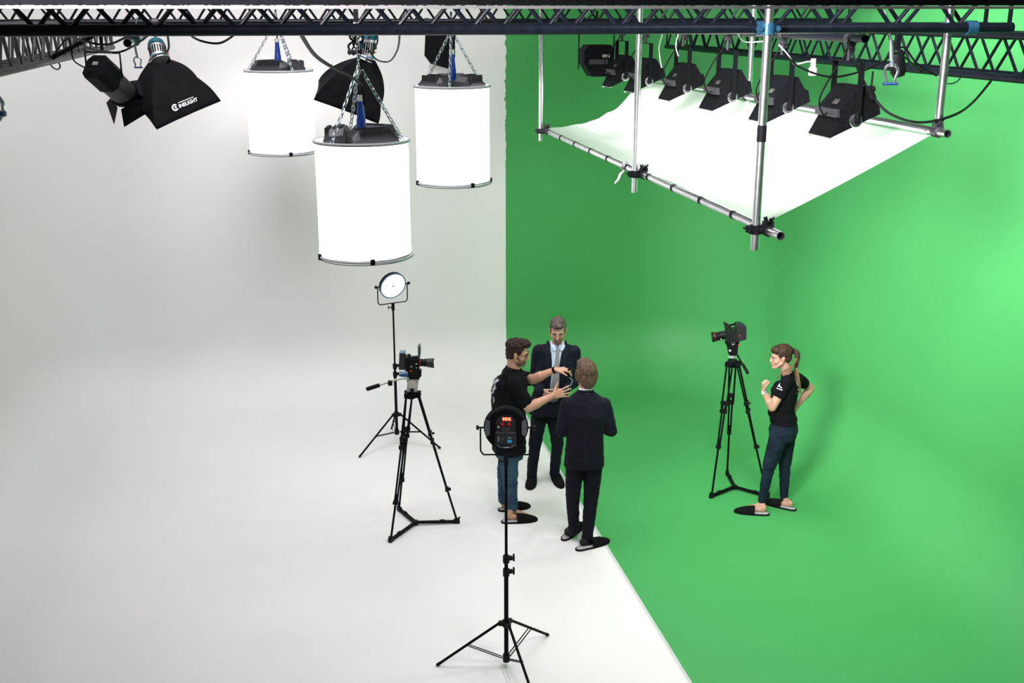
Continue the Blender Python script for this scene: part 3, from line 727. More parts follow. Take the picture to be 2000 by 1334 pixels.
shackle(1740, 146, 6.75, 'steel shackle on a wire in front of the right truss', 1.15, (1728, 20))
_y = sorted(o.location.y for o in COL.objects if o.name.startswith('grid_tube'))
shackle(269, 122, dist(atY(269, 122, _y[0])), 'small steel shackle on a white wire between spotlight and softbox', .8, (267, 34))
q = P(1, 222, 4.9); t = thing('shackle', 'blue and silver shackle cut by the left edge of the picture', 'shackle', q)
bm = BM(); tube(bm, spline([q+RT*-.02+V((0, 0, .09)), q+RT*.012+V((0, 0, .05)), q+RT*.01, q+RT*-.01+V((0, 0, -.03))]), .009, 8); cyl(bm, q+RT*-.03+V((0, 0, .09)), P(-6, 20, 4.9), .006); obj('bow', bm, steel, t, smooth=True)
bm = BM(); cyl(bm, q-RT*.02, q+RT*.022, .013, n=6); obj('pin', bm, mat('blue_pin', (.01, .05, .17), .35, .4), t)
# black lamp behind the right truss, seen end-on
q = P(1750, 118, 7.45); t = thing('small_spotlight', 'small black spotlight tucked behind the right truss near the shackle', 'spotlight', q)
bm = BM(); tube(bm, [q+V((0, 0, .07)), q+V((0, 0, .05)), q+V((.01, -.02, -.07)), q+V((.015, -.03, -.10))], [.03, .045, .05, .035], 14); obj('body', bm, black, t, smooth=True)
bm = BM(); tube(bm, spline([q+V((.0, 0, .06)), q+V((.05, 0, .08)), q+V((.15, 0, -.02)), q+V((.3, 0, -.1))]), .006, 6); obj('power_lead', bm, rubber, t, smooth=True)
bm = BM(); box(bm, q+V((.0, 0, .10)), (.03, .03, .14)); obj('mount', bm, black, t)
# hanging plug in the middle of the long cable
q = P(1701, 180, 6.9); t = thing('cable_connector', 'black round cable connector hanging on its lead right of the nearest trough light', 'connector', q)
bm = BM(); cyl(bm, q+V((-.02, 0, .03)), q+V((.02, 0, -.04)), .02); cyl(bm, q+V((-.028, 0, .012)), q+V((.02, 0, .02)), .018); obj('plug_body', bm, plastic, t, smooth=True)
bm = BM(); cyl(bm, q+V((0, 0, .03)), P(1705, 140, 6.95), .006); obj('lead', bm, rubber, t, smooth=True)
q = P(1587, 140, 7.2); t = thing('power_plug', 'white power plug dangling below the right truss', 'plug', q)
bm = BM(); box(bm, q, (.045, .03, .05), None, .006); box(bm, q+V((0, 0, .05)), (.025, .02, .06)); obj('plug_body', bm, whitep, t)
bm = BM(); tube(bm, spline([q+V((0, 0, .06)), q+V((-.04, 0, .06)), q+V((-.09, 0, .05)), q+V((-.13, 0, .05)), q+V((-.17, 0, .10)), q+V((-.19, .1, .16))]), .005, 6); obj('lead', bm, whitep, t, smooth=True)
# dark lamp head with clear bag behind the right drum light
q = P(860, 96, 12.1); t = thing('bagged_spotlight', 'black lamp housing with a clear plastic bag hanging under it, behind the right drum light', 'spotlight', q)
bm = BM(); prism(bm, [(-.14, .24), (.15, .24), (.15, -.08), (.1, -.2), (-.1, -.14), (-.16, -.06)], -.1, .1, lambda a, b, tt: q+RT*a+V((0, 0, b))+FW*tt); obj('housing', bm, black, t)
bag = bpy.data.materials.new('clear_bag'); bag.use_nodes = True; nt = bag.node_tree; bs_ = nt.nodes['Principled BSDF']; bs_.inputs['Base Color'].default_value = (.6, .62, .6, 1); bs_.inputs['Roughness'].default_value = .25; bs_.inputs['Alpha'].default_value = .5
bm = BM(); prism(bm, [(-.1, -.13), (.1, -.15), (.16, -.42), (-.2, -.40)], -.02, .07, lambda a, b, tt: q+RT*a+V((0, 0, b))+FW*tt); bmesh.ops.subdivide_edges(bm, edges=bm.edges[:], cuts=3, use_grid_fill=True)
for v in bm.verts: v.co += noise.noise_vector(v.co*9)*.02
obj('bag', bm, bag, t)
hang(t, q+V((0, 0, .2)), V((q.x, _ys[2][0], 4.63)))
# motor hook clutter above softbox 2
q = P(697, 82, 9.6); t = thing('cable_loom', 'knot of black cables and clamps above the largest drum light', 'cables', q)
bm = BM(); rnd = random.Random(3)
for k in range(7):
    a = [q+V((rnd.uniform(-.07, .07), rnd.uniform(-.05, .05), .18-.07*i)) for i in range(5)]; tube(bm, spline(a, 6), rnd.choice((.006, .009)), 7)
obj('cables', bm, rubber, t, smooth=True)
bm = BM(); box(bm, q+V((-.05, 0, .08)), (.1, .05, .06), None, .01); box(bm, q+V((.02, 0, -.03)), (.05, .05, .05), None, .01); obj('clamp', bm, blue_steel, t)
bm = BM(); box(bm, q+V((-.03, 0, -.08)), (.10, .05, .035), None, .008); cyl(bm, q+V((0, 0, .05)), q+V((0, 0, .26)), .02); obj('shackle_block', bm, dgrey, t)

# ------------------------------------------------------------------ light stands
def light_stand(label, cen, feet, zhub, zlow, ztop, collars, r0=.017):
    cen = V(cen); t = thing('light_stand', label, 'light stand', V((cen.x, cen.y, 0)), 'black light stands')
    x = V((cen.x, cen.y, 0))
    zs = [zlow-.02]+[c for c in collars]+[ztop]
    for i in range(len(zs)-1):
        bm = BM(); cyl(bm, x+V((0, 0, zs[i])), x+V((0, 0, zs[i+1])), r0-.003*i, n=16); obj('pole', bm, black, t, smooth=True)
    for i, c in enumerate(collars):
        bm = BM(); cyl(bm, x+V((0, 0, c-.035)), x+V((0, 0, c+.02)), r0+.008, n=16); box(bm, x+V((0, 0, c))+RT*.03, (.03, .02, .03)); col = obj('collar', bm, plastic, t, smooth=True)
        bm = BM(); box(bm, x+V((0, 0, c+.005))+RT*.055, (.014, .02, .055), None, .004); cyl(bm, x+V((0, 0, c))+RT*.03, x+V((0, 0, c))+RT*.055, .006); obj('knob', bm, plastic, col, loc=x)
    bm = BM(); cyl(bm, x+V((0, 0, zhub-.03)), x+V((0, 0, zhub+.02)), r0+.012, n=18)
    for f in feet:
        d = (V(f)-x); d.z = 0; d.normalize(); box(bm, x+d*(r0+.02)+V((0, 0, zhub-.005)), (.04, .026, .035), basis(d, V((0, 0, 1)).cross(d)))
    obj('hub', bm, plastic, t, smooth=True)
    bm = BM(); cyl(bm, x+V((0, 0, zlow-.03)), x+V((0, 0, zlow+.025)), r0+.01, n=18); obj('lower_hub', bm, plastic, t, smooth=True)
    for f in feet:
        f = V((f[0], f[1], .010)); d = (f-x); d.z = 0; d.normalize(); e = V((-d.y, d.x, 0)); top = x+d*(r0+.03)+V((0, 0, zhub))
        bm = BM(); cyl(bm, top, f, .0105, n=10); lg_ = obj('leg', bm, black, t, smooth=True)
        bm = BM(); cyl(bm, f+(top-f)*.045, f-(top-f)*.005, .0125, n=10); obj('rubber_foot', bm, rubber, lg_, loc=x)
        mid = top.lerp(f, .52)
        bm = BM()
        for s in (-1, 1): cyl(bm, x+d*(r0+.012)+V((0, 0, zlow))+e*s*.012, mid+e*s*.012, .0045, n=6)
        obj('brace', bm, black, t, smooth=True)
    return t
cen = atz(989, 1300); f1 = atz(854, 1301); f2 = atz(1070, 1242)
rad_ = ((f1-cen).length+(f2-cen).length)/2; f3 = cen*3-f1-f2
Dn = dist(cen)
zt_n = at(987, 888, Dn).z
light_stand('black light stand in the foreground at the bottom of the picture', cen, [f1, f2, f3], at(988, 1216, Dn).z, at(988, 1284, Dn).z, zt_n, [at(988, 1116, Dn).z, at(988, 1090, Dn).z])
fa, fb, fc = atz(702, 894), atz(860, 877), atz(765, 838)
cen2 = (fa+fb+fc)/3; Df = dist(cen2)
zt_f = at(764, 592, Df).z
light_stand('black light stand behind the left camera tripod, near the white wall', cen2, [fa, fb, fc], at(773, 808, Df).z, at(775, 843, Df).z, zt_f, [at(770, 730, Df).z, at(770, 714, Df).z], .016)

# ------------------------------------------------------------------ round LED lights
def led_light(label, base, R, nrm, knobax, front):
    """base: top of stand, nrm: where the lamp shines, knobax: horizontal hinge direction"""
    base = V(base); k = V(knobax).normalized(); n = V(nrm).normalized(); up = n.cross(k).normalized()
    if up.z < 0: up = -up
    c = base+V((0, 0, R+.05)); t = thing('led_light', label, 'studio light', base, 'round LED lights on stands')
    bm = BM(); cyl(bm, c-n*.028, c+n*.014, R*.985, n=56); o = obj('housing', bm, black, t, smooth=True)
    bm = BM(); torus(bm, c+n*.016, n, R*.97, .008, 56, 8); obj('bezel', bm, mat('bezel_blue', (.03, .10, .2), .4) if front else black, t, smooth=True)  # blue on the shining lamp's bezel paints the colour fringe of its glow
    bm = BM(); cyl(bm, c+n*.012, c+n*.018, R*.95, n=48); obj('diffuser', bm, mat('led_glow', (1, .98, .96), .5, emit=3.2), t, smooth=True)
    bm = BM(); cyl(bm, c+n*.017, c+n*.022, R*.085, n=20); obj('centre_sensor', bm, mat('lilac', (.32, .3, .55), .5), t)
    W_ = R*1.16; bz = base.z-c.z
    bm = BM(); z0 = base+V((0, 0, .004))
    kk = V((k.x, k.y, 0)).normalized()
    pts = [c-kk*W_, c-kk*W_+V((0, 0, bz*.86)), c-kk*(W_-.02)+V((0, 0, bz)), c+kk*(W_-.02)+V((0, 0, bz)), c+kk*W_+V((0, 0, bz*.86)), c+kk*W_]
    for i in range(len(pts)-1):
        cyl(bm, pts[i], pts[i+1], .006, n=8)
    obj('yoke', bm, black, t, smooth=True)
    for s in (-1, 1):
        bm = BM(); p = c+kk*W_*s; cyl(bm, p-kk*s*(W_-R*.97), p+kk*s*.012, .007, n=10); cyl(bm, p+kk*s*.012, p+kk*s*.03, .019, .016, n=10); obj('knob', bm, plastic, t, smooth=True)
    bm = BM(); cyl(bm, base+V((0, 0, .0)), base-V((0, 0, .08)), .018, n=14); box(bm, base-V((0, 0, .05))-RT*.03, (.04, .01, .01)); box(bm, base-V((0, 0, .05))-RT*.052, (.008, .012, .04)); obj('spigot', bm, plastic, t)
    if not front:
        b = -n; q = c+b*.028
        B3 = basis(k, up)
        def bx(x, y, w, h, d, m, nm, par=t, bev=0, lift=0):
            bm = BM(); box(bm, q+k*x*R+up*y*R+b*(d/2+lift), (w*R, h*R, d), B3, bev); return obj(nm, bm, m, par, loc=root_loc(t))
        bm = BM(); pr = [(-.45, -.12), (.45, -.12), (.45, .3), (.38, .5), (.2, .62), (-.2, .62), (-.38, .5), (-.45, .3)]
        prism(bm, pr, 0, .018, lambda a, bb, tt: q+k*a*R+up*bb*R+b*tt); obj('control_panel', bm, mat('panel_black', (.012, .013, .016), .3), t)
        bx(0, .0, .42, .18, .012, mat('panel_dark', (.02, .02, .023), .4), 'rocker_switch', bev=.003, lift=.018)
        bx(0, -.17, .95, .12, .03, dgrey, 'battery_rail', bev=.004)
        bx(0, -.50, .98, .48, .020, mat('battery_black', (.016, .018, .022), .35), 'battery_plate', bev=.003)
        bx(-.33, -.46, .06, .22, .004, grey, 'slot', lift=.020); bx(-.12, -.47, .1, .24, .004, mat('slot_dark', (.03, .03, .034), .5), 'slot', lift=.020)
        bx(.17, -.56, .2, .13, .003, mat('blue_sticker', (.01, .28, .62), .5), 'blue_sticker', lift=.020)
        bx(.16, -.40, .14, .06, .003, grey, 'switch', lift=.020)
        for s in (-1, 1):
            bm = BM(); prism(bm, [(.74, .36), (.93, .44), (.99, .1), (.98, -.2), (.90, -.36), (.74, -.26)], 0, .02, lambda a, bb, tt: q+k*a*s*R*.97+up*bb*R*.97+b*tt*1.0); obj('side_grip', bm, mat('grip_grey', (.12, .13, .14), .35, .5), t)
            bm = BM(); cyl(bm, q+k*.15*s*R+up*.24*R+b*.018, q+k*.15*s*R+up*.24*R+b*.03, R*.085, n=16); obj('dial', bm, mat('red_dial', (.25, .004, .004), .4, emit=.15), t, smooth=True)
        bm = BM(); cyl(bm, q-k*.33*R+up*.1*R+b*.018, q-k*.33*R+up*.1*R+b*.022, R*.045, n=12); obj('white_button', bm, whitep, t)
        ds = text_mesh('95%', R*.19, .0008, .0012); w_ = max(v.co.x for v in ds.vertices)
        loc = root_loc(t)
        for v in ds.vertices: v.co = q+k*(v.co.x-w_/2)*1.25+up*(.40*R+v.co.y)+b*(.0205+v.co.z)-loc+k*.04*R
        new_obj('display_digits', ds, mat('display_red', (1, .16, .07), .5, emit=3), t)
        bx(.03, .46, .42, .2, .001, mat('display_glass', (.09, .002, .001), .2), 'display_window', lift=.0185)
        bm = BM()
        for i in range(26):
            a = math.radians(30+120*i/25); box(bm, q+(k*math.cos(a)+up*math.sin(a))*R*.93+b*.002, (.006, .012, .006), B3)
        obj('vent_row', bm, dgrey, t)
        # little letters under the battery plate
        for i, ch in enumerate('FALCONEYES'):
            a = math.radians(-90-28+56*i/9); lt = text_mesh(ch, R*.085, .0004, .0004)
            pc = q+(k*math.cos(a)+up*math.sin(a))*R*.91+b*.002; tx = -k*math.sin(a)*1+up*math.cos(a)*1; ty = -(k*math.cos(a)+up*math.sin(a))
            for v in lt.vertices: v.co = pc+tx*(v.co.x-R*.03)+ty*v.co.y+b*v.co.z-loc
            new_obj('letter', lt, whiteink, t)
    return t
base_n = V((cen.x, cen.y, zt_n))
tgt = V((0, 0, 0)) + at(1090, 690, 10.9) - base_n
led_light('round LED light seen from the back with a red display, in the foreground', base_n, .156, (FW*1.0+V((0, 0, -.12))+RT*.02), RT, False)
base_f = V((cen2.x, cen2.y, zt_f))
led_light('bright round LED light shining, far stand by the white wall', base_f, .152, (-FW*.80+RT*.50-V((0, 0, .30))), RT*.86+FW*.50, True)

# ------------------------------------------------------------------ camera tripods
def tripod(label, feet, spr, bowl, cl, headcol, handle):
    bowl = V(bowl); t = thing('tripod', label, 'tripod', V((bowl.x, bowl.y, 0)), 'black camera tripods'); base = root_loc(t)
    bm = BM(); tube(bm, [bowl-V((0, 0, .07)), bowl-V((0, 0, .05)), bowl, bowl+V((0, 0, .006))], [.028, .046, .052, .05], 20); obj('bowl', bm, plastic, t, smooth=True)
    spr = V((spr[0], spr[1], .045))
    for f in feet:
        f = V((f[0], f[1], .02)); d = f-V((bowl.x, bowl.y, 0)); d.z = 0; d.normalize(); e = V((-d.y, d.x, 0))
        top = bowl+d*.055-V((0, 0, .03)); L = f-top
        bm = BM(); box(bm, top, (.05, .085, .05), basis(d, e), .006)
        for s in (-1, 1): cyl(bm, top+e*s*.032, top+L*cl[0]+e*s*.026, .0095, n=10)
        lg_ = obj('leg', bm, black, t, smooth=True)
        bm = BM()
        for s in (-1, 1): cyl(bm, top+L*(cl[0]-.05)+e*s*.016, top+L*cl[1]+e*s*.012, .0095, n=10)
        cyl(bm, top+L*(cl[1]-.06), f+V((0, 0, .02)), .0105, n=10); obj('lower_leg', bm, black, lg_, loc=base, smooth=True)
        for cc_, w in ((cl[0]-.04, .075), (cl[0]+.02, .07), (cl[1], .045)):
            bm = BM(); p = top+L*cc_; box(bm, p, (.032, w, .042), basis(d, e), .005); lk = obj('leg_lock', bm, plastic, lg_, loc=base)
        bm = BM(); p = top+L*cl[1]+d*.025; cyl(bm, p-e*.012, p+e*.012, .014, n=10); cyl(bm, top+L*(cl[0]-.04)+d*.02, top+L*(cl[0]-.04)+d*.042, .012, n=10); obj('lock_knob', bm, plastic, lg_, loc=base, smooth=True)
        bm = BM(); fl_ = V((f.x, f.y, .012)); box(bm, fl_+V((0, 0, .012)), (.06, .035, .045), basis(d, e), .006); cyl(bm, fl_+V((0, 0, .03)), fl_+V((0, 0, .055))+d*.035, .007, n=8); obj('foot', bm, plastic, t)
        bm = BM(); q_ = V((f.x, f.y, .02)); s_ = V((spr.x, spr.y, .032)); dd = (s_-q_).normalized()
        box(bm, (q_+s_)/2, ((s_-q_).length, .032, .022), basis(dd, V((-dd.y, dd.x, 0))), .004)
        box(bm, q_.lerp(s_, .35)+V((0, 0, .005)), (.05, .038, .026), basis(dd, V((-dd.y, dd.x, 0))), .006); obj('spreader_arm', bm, black, t)
    bm = BM(); cyl(bm, V((spr.x, spr.y, .012)), V((spr.x, spr.y, .05)), .026, n=14); obj('spreader_hub', bm, plastic, t, smooth=True)
    return t
bowl1 = at(805, 764, dist(atz(812, 1022)))
feet1 = [atz(764, 1058), atz(892, 1022), atz(780, 998)]
t1 = tripod('black tripod standing on the white floor under the left camera', feet1, atz(812, 1026), bowl1, (.34, .74), None, None)
bowl2 = at(1431, 704, dist(atz(1434, 956)))
feet2 = [atz(1390, 972), atz(1497, 972), atz(1420, 927)]
t2 = tripod('black tripod standing on the green floor under the right camera', feet2, atz(1434, 956), bowl2, (.33, .62), None, None)
D1 = dist(bowl1); D2 = dist(bowl2)
def flat_map(D):
    return lambda a, b, tt: at(a, b, D)+FW*tt
def pp(poly, w, m, nm, par, D, off=0, bev=0, smooth=False):
    bm = BM(); prism(bm, poly, off-w/2, off+w/2, flat_map(D))
    if bev: bmesh.ops.bevel(bm, geom=bm.edges[:], offset=bev, segments=2, affect='EDGES')
    return obj(nm, bm, m, par, loc=root_loc(par) , smooth=smooth)
def rect(x0, y0, x1, y1): return [(x0, y0), (x1, y0), (x1, y1), (x0, y1)]
beige = mat('champagne_metal', (.42, .40, .37), .38, .45, .1, 60)
# fluid heads belong to the tripods
pp([(794, 738), (820, 738), (816, 744), (815, 763), (795, 763), (797, 746)], .09, beige, 'fluid_head', t1, D1, bev=.004)
bm = BM(); cyl(bm, at(806, 747, D1)-FW*.05, at(806, 747, D1)-FW*.06, .045, n=20); obj('drag_dial', bm, mat('dial_beige', (.5, .48, .44), .35, .5), t1, smooth=True)
bm = BM(); cyl(bm, at(806, 758, D1)-FW*.05, at(806, 758, D1)-FW*.07, .018, n=14); obj('lock_knob', bm, plastic, t1, smooth=True)
bm = BM(); tube(bm, spline([at(798, 740, D1-.05), at(789, 739, D1-.07), at(773, 742, D1-.1), at(757, 747, D1-.12), at(741, 752, D1-.15)]), .0105, 10); obj('pan_handle', bm, beige, t1, smooth=True)
bm = BM(); tube(bm, [at(742, 752, D1-.15), at(740, 752.6, D1-.15), at(717, 760, D1-.18), at(715.5, 760.4, D1-.18)], [.014, .019, .019, .012], 14); obj('handle_grip', bm, rubber, t1, smooth=True)
bm = BM(); box(bm, at(762, 748, D1-.12), (.04, .04, .045), None, .006); obj('handle_joint', bm, plastic, t1)
pp([(1418, 667), (1442, 667), (1440, 676), (1439, 692), (1423, 692), (1421, 676)], .085, plastic, 'fluid_head', t2, D2, bev=.004)
bm = BM(); cyl(bm, at(1430, 695.5, D2)-V((0, 0, .012)), at(1430, 695.5, D2)+V((0, 0, .012)), .037, n=24); obj('silver_ring', bm, mat('ring_silver', (.6, .6, .6), .35, .6), t2, smooth=True)
bm = BM(); cyl(bm, at(1424, 682, D2)-FW*.045, at(1424, 682, D2)-FW*.052, .012, n=8); obj('level_mark', bm, whitep, t2)
bm = BM(); cyl(bm, at(1437, 688, D2-.04), at(1450, 711, D2-.08), .008, n=10); obj('pan_handle', bm, black, t2, smooth=True)
bm = BM(); tube(bm, [at(1450, 710, D2-.08), at(1451, 712, D2-.08), at(1460.5, 729, D2-.12), at(1461, 730, D2-.12)], [.010, .0145, .0155, .010], 12); obj('handle_grip', bm, rubber, t2, smooth=True)

# ------------------------------------------------------------------ video cameras
cb = at(805, 737, D1)
c1_ = thing('video_camera', 'dark video camera on the left tripod, lens with petal hood pointing right', 'video camera', cb)
pp([(781, 687.5), (791.5, 687.5), (792, 720), (779.5, 719.5)], .10, mat('battery_case', (.014, .015, .018), .4), 'battery', c1_, D1, bev=.004)
bm = BM(); box(bm, at(786, 688.6, D1)+V((0, 0, .004)), (.05, .09, .01), basis(RT, FW)); obj('battery_top', bm, mat('blue_grey', (.07, .16, .30), .3, .3), c1_)
pp([(792, 695), (800, 695), (802, 699), (817, 699), (819, 716), (818, 735), (800, 735), (798, 721.5), (792, 721)], .12, plastic, 'body', c1_, D1, bev=.004)
pp([(802, 696), (818, 694.5), (819, 698), (802, 699.5)], .035, mat('handle_blue_black', (.02, .035, .05), .35), 'top_handle', c1_, D1, bev=.003)
bm = BM(); cyl(bm, at(799, 693.5, D1)-FW*.02, at(799, 693.5, D1)+FW*.02, .01, n=12); obj('handle_screw', bm, plastic, c1_, smooth=True)
pp([(817, 674), (819.5, 674), (821.5, 684), (820.5, 697), (817.5, 697)], .11, mat('screen_back', (.03, .04, .045), .4), 'viewfinder_screen', c1_, D1)
def lens(par, D, pts, rad, m=plastic, smooth=True, nm='lens'):
    bm = BM(); tube(bm, [at(x, y, D) for x, y in pts], rad, 24); return obj(nm, bm, m, par, loc=root_loc(par), smooth=smooth)
ln = lens(c1_, D1, [(818, 708), (823, 708.2), (823.3, 708.2), (828, 708.3), (828.3, 708.3), (835, 708.5)], [.036, .036, .034, .034, .037, .037])
bm = BM(); tube(bm, [at(820, 708, D1), at(821.2, 708, D1)], .0375, 24); obj('red_ring', bm, mat('ring_red', (.4, .03, .02), .4), ln, loc=root_loc(c1_), smooth=True)
bm = BM(); n = 32; a0 = at(834, 708.6, D1); dx = (at(848, 709.4, D1)-a0).normalized(); e1 = FW; e2 = dx.cross(e1).normalized(); Lh = (at(848, 709.4, D1)-a0).length
ra, rb = [], []
for i in range(n):
    a = 2*math.pi*i/n; d = e1*math.cos(a)+e2*math.sin(a); ln_ = Lh*(.80+.20*abs(math.sin(a))**.6)
    ra.append(bm.verts.new(a0+d*.040)); rb.append(bm.verts.new(a0+dx*ln_+d*.046))
for i in range(n): bm.faces.new((ra[i], ra[(i+1) % n], rb[(i+1) % n], rb[i]))
bm.faces.new(ra)
o = obj('lens_hood', bm, mat('hood_grey', (.010, .010, .011), .5), ln, loc=root_loc(c1_), smooth=True); md = o.modifiers.new('t', 'SOLIDIFY'); md.thickness = .003
pp([(780, 728), (800, 727), (800, 734.5), (780, 733)], .08, mat('shoulder_plate_blue', (.10, .22, .42), .35, .5), 'rail_plate', c1_, D1, bev=.002)
bm = BM()
for i in range(7): box(bm, at(782.5+2.6*i, 731, D1)-FW*.042, (.006, .006, .012))
obj('plate_slots', bm, mat('slot_blue', (.01, .03, .10), .5), c1_)
pp([(818, 722), (823, 722), (823, 734.5), (818, 735)], .07, plastic, 'rod_bracket', c1_, D1, bev=.002)
pp(rect(796, 734, 820, 738), .085, black, 'base_plate', c1_, D1, bev=.002)
for (x, y, r, m, nm) in ((804.7, 712, .009, grey, 'dial'), (804, 720.5, .009, mat('rec_red', (.55, .02, .02), .4), 'record_button'), (814, 707, .007, grey, 'dial'), (814.5, 714.5, .006, grey, 'dial'), (816, 706.5, .004, whitep, 'button')):
    bm = BM(); cyl(bm, at(x, y, D1)-FW*.059, at(x, y, D1)-FW*.066, r, n=14); obj(nm, bm, m, c1_, smooth=True)
cb = at(1431, 667, D2)
c2_ = thing('video_camera', 'black video camera on the right tripod, lens pointing left at the standing group', 'video camera', cb)
pp([(1436, 632), (1447, 631), (1455.5, 635), (1455.5, 660), (1440, 664), (1437, 650)], .13, mat('battery_case', (.014, .015, .018), .4), 'battery', c2_, D2, bev=.004)
pp([(1417, 645), (1438, 641), (1441, 664), (1420, 668), (1416, 660)], .12, mat('body_grey_black', (.008, .0085, .010), .35), 'body', c2_, D2, bev=.004)
pp([(1424, 634.5), (1437, 631.5), (1438, 633.5), (1427, 636.5), (1427, 644), (1424.5, 644)], .03, plastic, 'top_handle', c2_, D2)
pp([(1410, 624), (1421, 630), (1424, 645), (1414.5, 642)], .012, mat('screen_black', (.012, .012, .013), .3), 'viewfinder_screen', c2_, D2, off=-.06)
ln = lens(c2_, D2, [(1418, 654), (1412, 655.2), (1411.6, 655.3), (1406, 656.4), (1405.5, 656.5), (1398, 657.6), (1397.5, 657.7), (1390.5, 658.8)], [.040, .040, .045, .045, .041, .043, .049, .049])
bm = BM(); tube(bm, [at(1395.8, 658, D2), at(1395, 658.1, D2)], .0497, 24); obj('red_ring', bm, mat('ring_red', (.4, .03, .02), .4), ln, loc=root_loc(c2_), smooth=True)
bm = BM(); tube(bm, [at(1390.6, 658.8, D2), at(1390.2, 658.9, D2)], [.038, .036], 24); obj('front_glass', bm, mat('glass_dark', (.01, .01, .016), .08, spec=.8), ln, loc=root_loc(c2_), smooth=True)
bm = BM(); cyl(bm, at(1407, 660, D2)-FW*.04, at(1407, 660, D2)-FW*.048, .007, n=10); obj('focus_mark', bm, whitep, c2_)
pp([(1418, 664), (1440, 660), (1443, 668), (1417, 672)], .09, black, 'base_plate', c2_, D2, bev=.002)
bm = BM(); torus(bm, at(1430, 668.5, D2)-FW*.050, FW, .013, .003, 20, 6); obj('round_emblem', bm, whitep, c2_, smooth=True)
bm = BM(); box(bm, at(1441, 672, D2)-FW*.04, (.02, .01, .012)); obj('release_lever', bm, red, c2_)
bm = BM(); box(bm, at(1443, 652, D2)-FW*.066, (.014, .004, .02)); obj('red_mark', bm, mat('dull_red', (.25, .03, .02), .5), c2_)
# ------------------------------------------------------------------ people: builders
skin1 = mat('skin_fair', (.42, .245, .175), .5, 0, .08, 14, .08, 120, .35)
skin2 = mat('skin_warm', (.44, .245, .165), .5, 0, .08, 14, .08, 120, .35)
skin3 = mat('skin_light', (.41, .24, .165), .48, 0, .06, 14, .06, 120, .35)
navy = mat('navy_suit', (.0036, .0052, .0115), .8, 0, .2, 9, .12, 160, .15, sheen=.02)
navy2 = mat('dark_navy_suit', (.0034, .0038, .0090), .8, 0, .2, 9, .12, 160, .15, sheen=.02)
tee = mat('black_polo_cloth', (.0030, .0033, .0048), .85, 0, .2, 9, .15, 150, .12)
shirt_b = mat('light_blue_shirt', (.42, .55, .68), .8, 0, .05, 30, .1, 120, .2)
shirt_w = mat('white_shirt', (.75, .76, .78), .8, 0, .04, 30)
tie_m = mat('grey_tie', (.20, .20, .21), .6, 0, .25, 90, .1, 200, .3)
felt = mat('black_felt', (.006, .006, .007), .95, 0, .3, 60, .3, 260, .1)
sole_m = mat('pale_sole', (.33, .34, .35), .8)
sock_m = mat('black_sock', (.006, .006, .007), .95)
def jeans_mat(name, c0, c1):
    m = mat(name, c0, .8, spec=.2); nt = m.node_tree; b = nt.nodes['Principled BSDF']; L = nt.links
    tc = nt.nodes.new('ShaderNodeTexCoord'); n = nt.nodes.new('ShaderNodeTexNoise'); n.inputs['Scale'].default_value = 7; n.inputs['Detail'].default_value = 6
    L.new(tc.outputs['Object'], n.inputs[0]); r = nt.nodes.new('ShaderNodeValToRGB'); r.color_ramp.elements[0].color = (*c0, 1); r.color_ramp.elements[1].color = (*c1, 1)
    r.color_ramp.elements[0].position = .38; r.color_ramp.elements[1].position = .68
    L.new(n.outputs['Fac'], r.inputs[0]); L.new(r.outputs[0], b.inputs['Base Color'])
    w = nt.nodes.new('ShaderNodeTexNoise'); w.inputs['Scale'].default_value = 350; bp = nt.nodes.new('ShaderNodeBump'); bp.inputs['Strength'].default_value = .25; bp.inputs['Distance'].default_value = .003
    L.new(tc.outputs['Object'], w.inputs[0]); L.new(w.outputs['Fac'], bp.inputs['Height']); L.new(bp.outputs[0], b.inputs['Normal'])
    return m
jean1 = jeans_mat('blue_jeans', (.020, .056, .105), (.045, .10, .165)); jean2 = jeans_mat('dark_jeans', (.0022, .008, .016), (.006, .017, .031))
def hair_mat(name, c0, c1, scale=(60, 60, 8)):
    m = mat(name, c0, .55, spec=.14); nt = m.node_tree; b = nt.nodes['Principled BSDF']; L = nt.links
    tc = nt.nodes.new('ShaderNodeTexCoord'); mp = nt.nodes.new('ShaderNodeMapping'); mp.inputs['Scale'].default_value = scale
    n = nt.nodes.new('ShaderNodeTexNoise'); n.inputs['Scale'].default_value = 1.6; n.inputs['Detail'].default_value = 4; n.inputs['Distortion'].default_value = .6
    L.new(tc.outputs['Object'], mp.inputs[0]); L.new(mp.outputs[0], n.inputs[0]); r = nt.nodes.new('ShaderNodeValToRGB'); L.new(n.outputs['Fac'], r.inputs[0])
    r.color_ramp.elements[0].color = (*c0, 1); r.color_ramp.elements[1].color = (*c1, 1); r.color_ramp.elements[0].position = .35; r.color_ramp.elements[1].position = .68
    L.new(r.outputs[0], b.inputs['Base Color']); bp = nt.nodes.new('ShaderNodeBump'); bp.inputs['Strength'].default_value = .6; bp.inputs['Distance'].default_value = .006
    L.new(n.outputs['Fac'], bp.inputs['Height']); L.new(bp.outputs[0], b.inputs['Normal'])
    return m
hairA = hair_mat('greying_hair', (.025, .020, .016), (.12, .102, .085)); hairB = hair_mat('dark_brown_hair', (.008, .0045, .0035), (.036, .020, .016), (45, 45, 45))
hairC = hair_mat('light_brown_hair', (.035, .021, .014), (.135, .088, .060), (90, 90, 7)); hairD = hair_mat('brown_hair', (.018, .010, .007), (.060, .033, .02), (40, 40, 60)); hairD2 = hair_mat('blonde_hair_ends', (.06, .035, .018), (.24, .16, .085), (90, 90, 8))

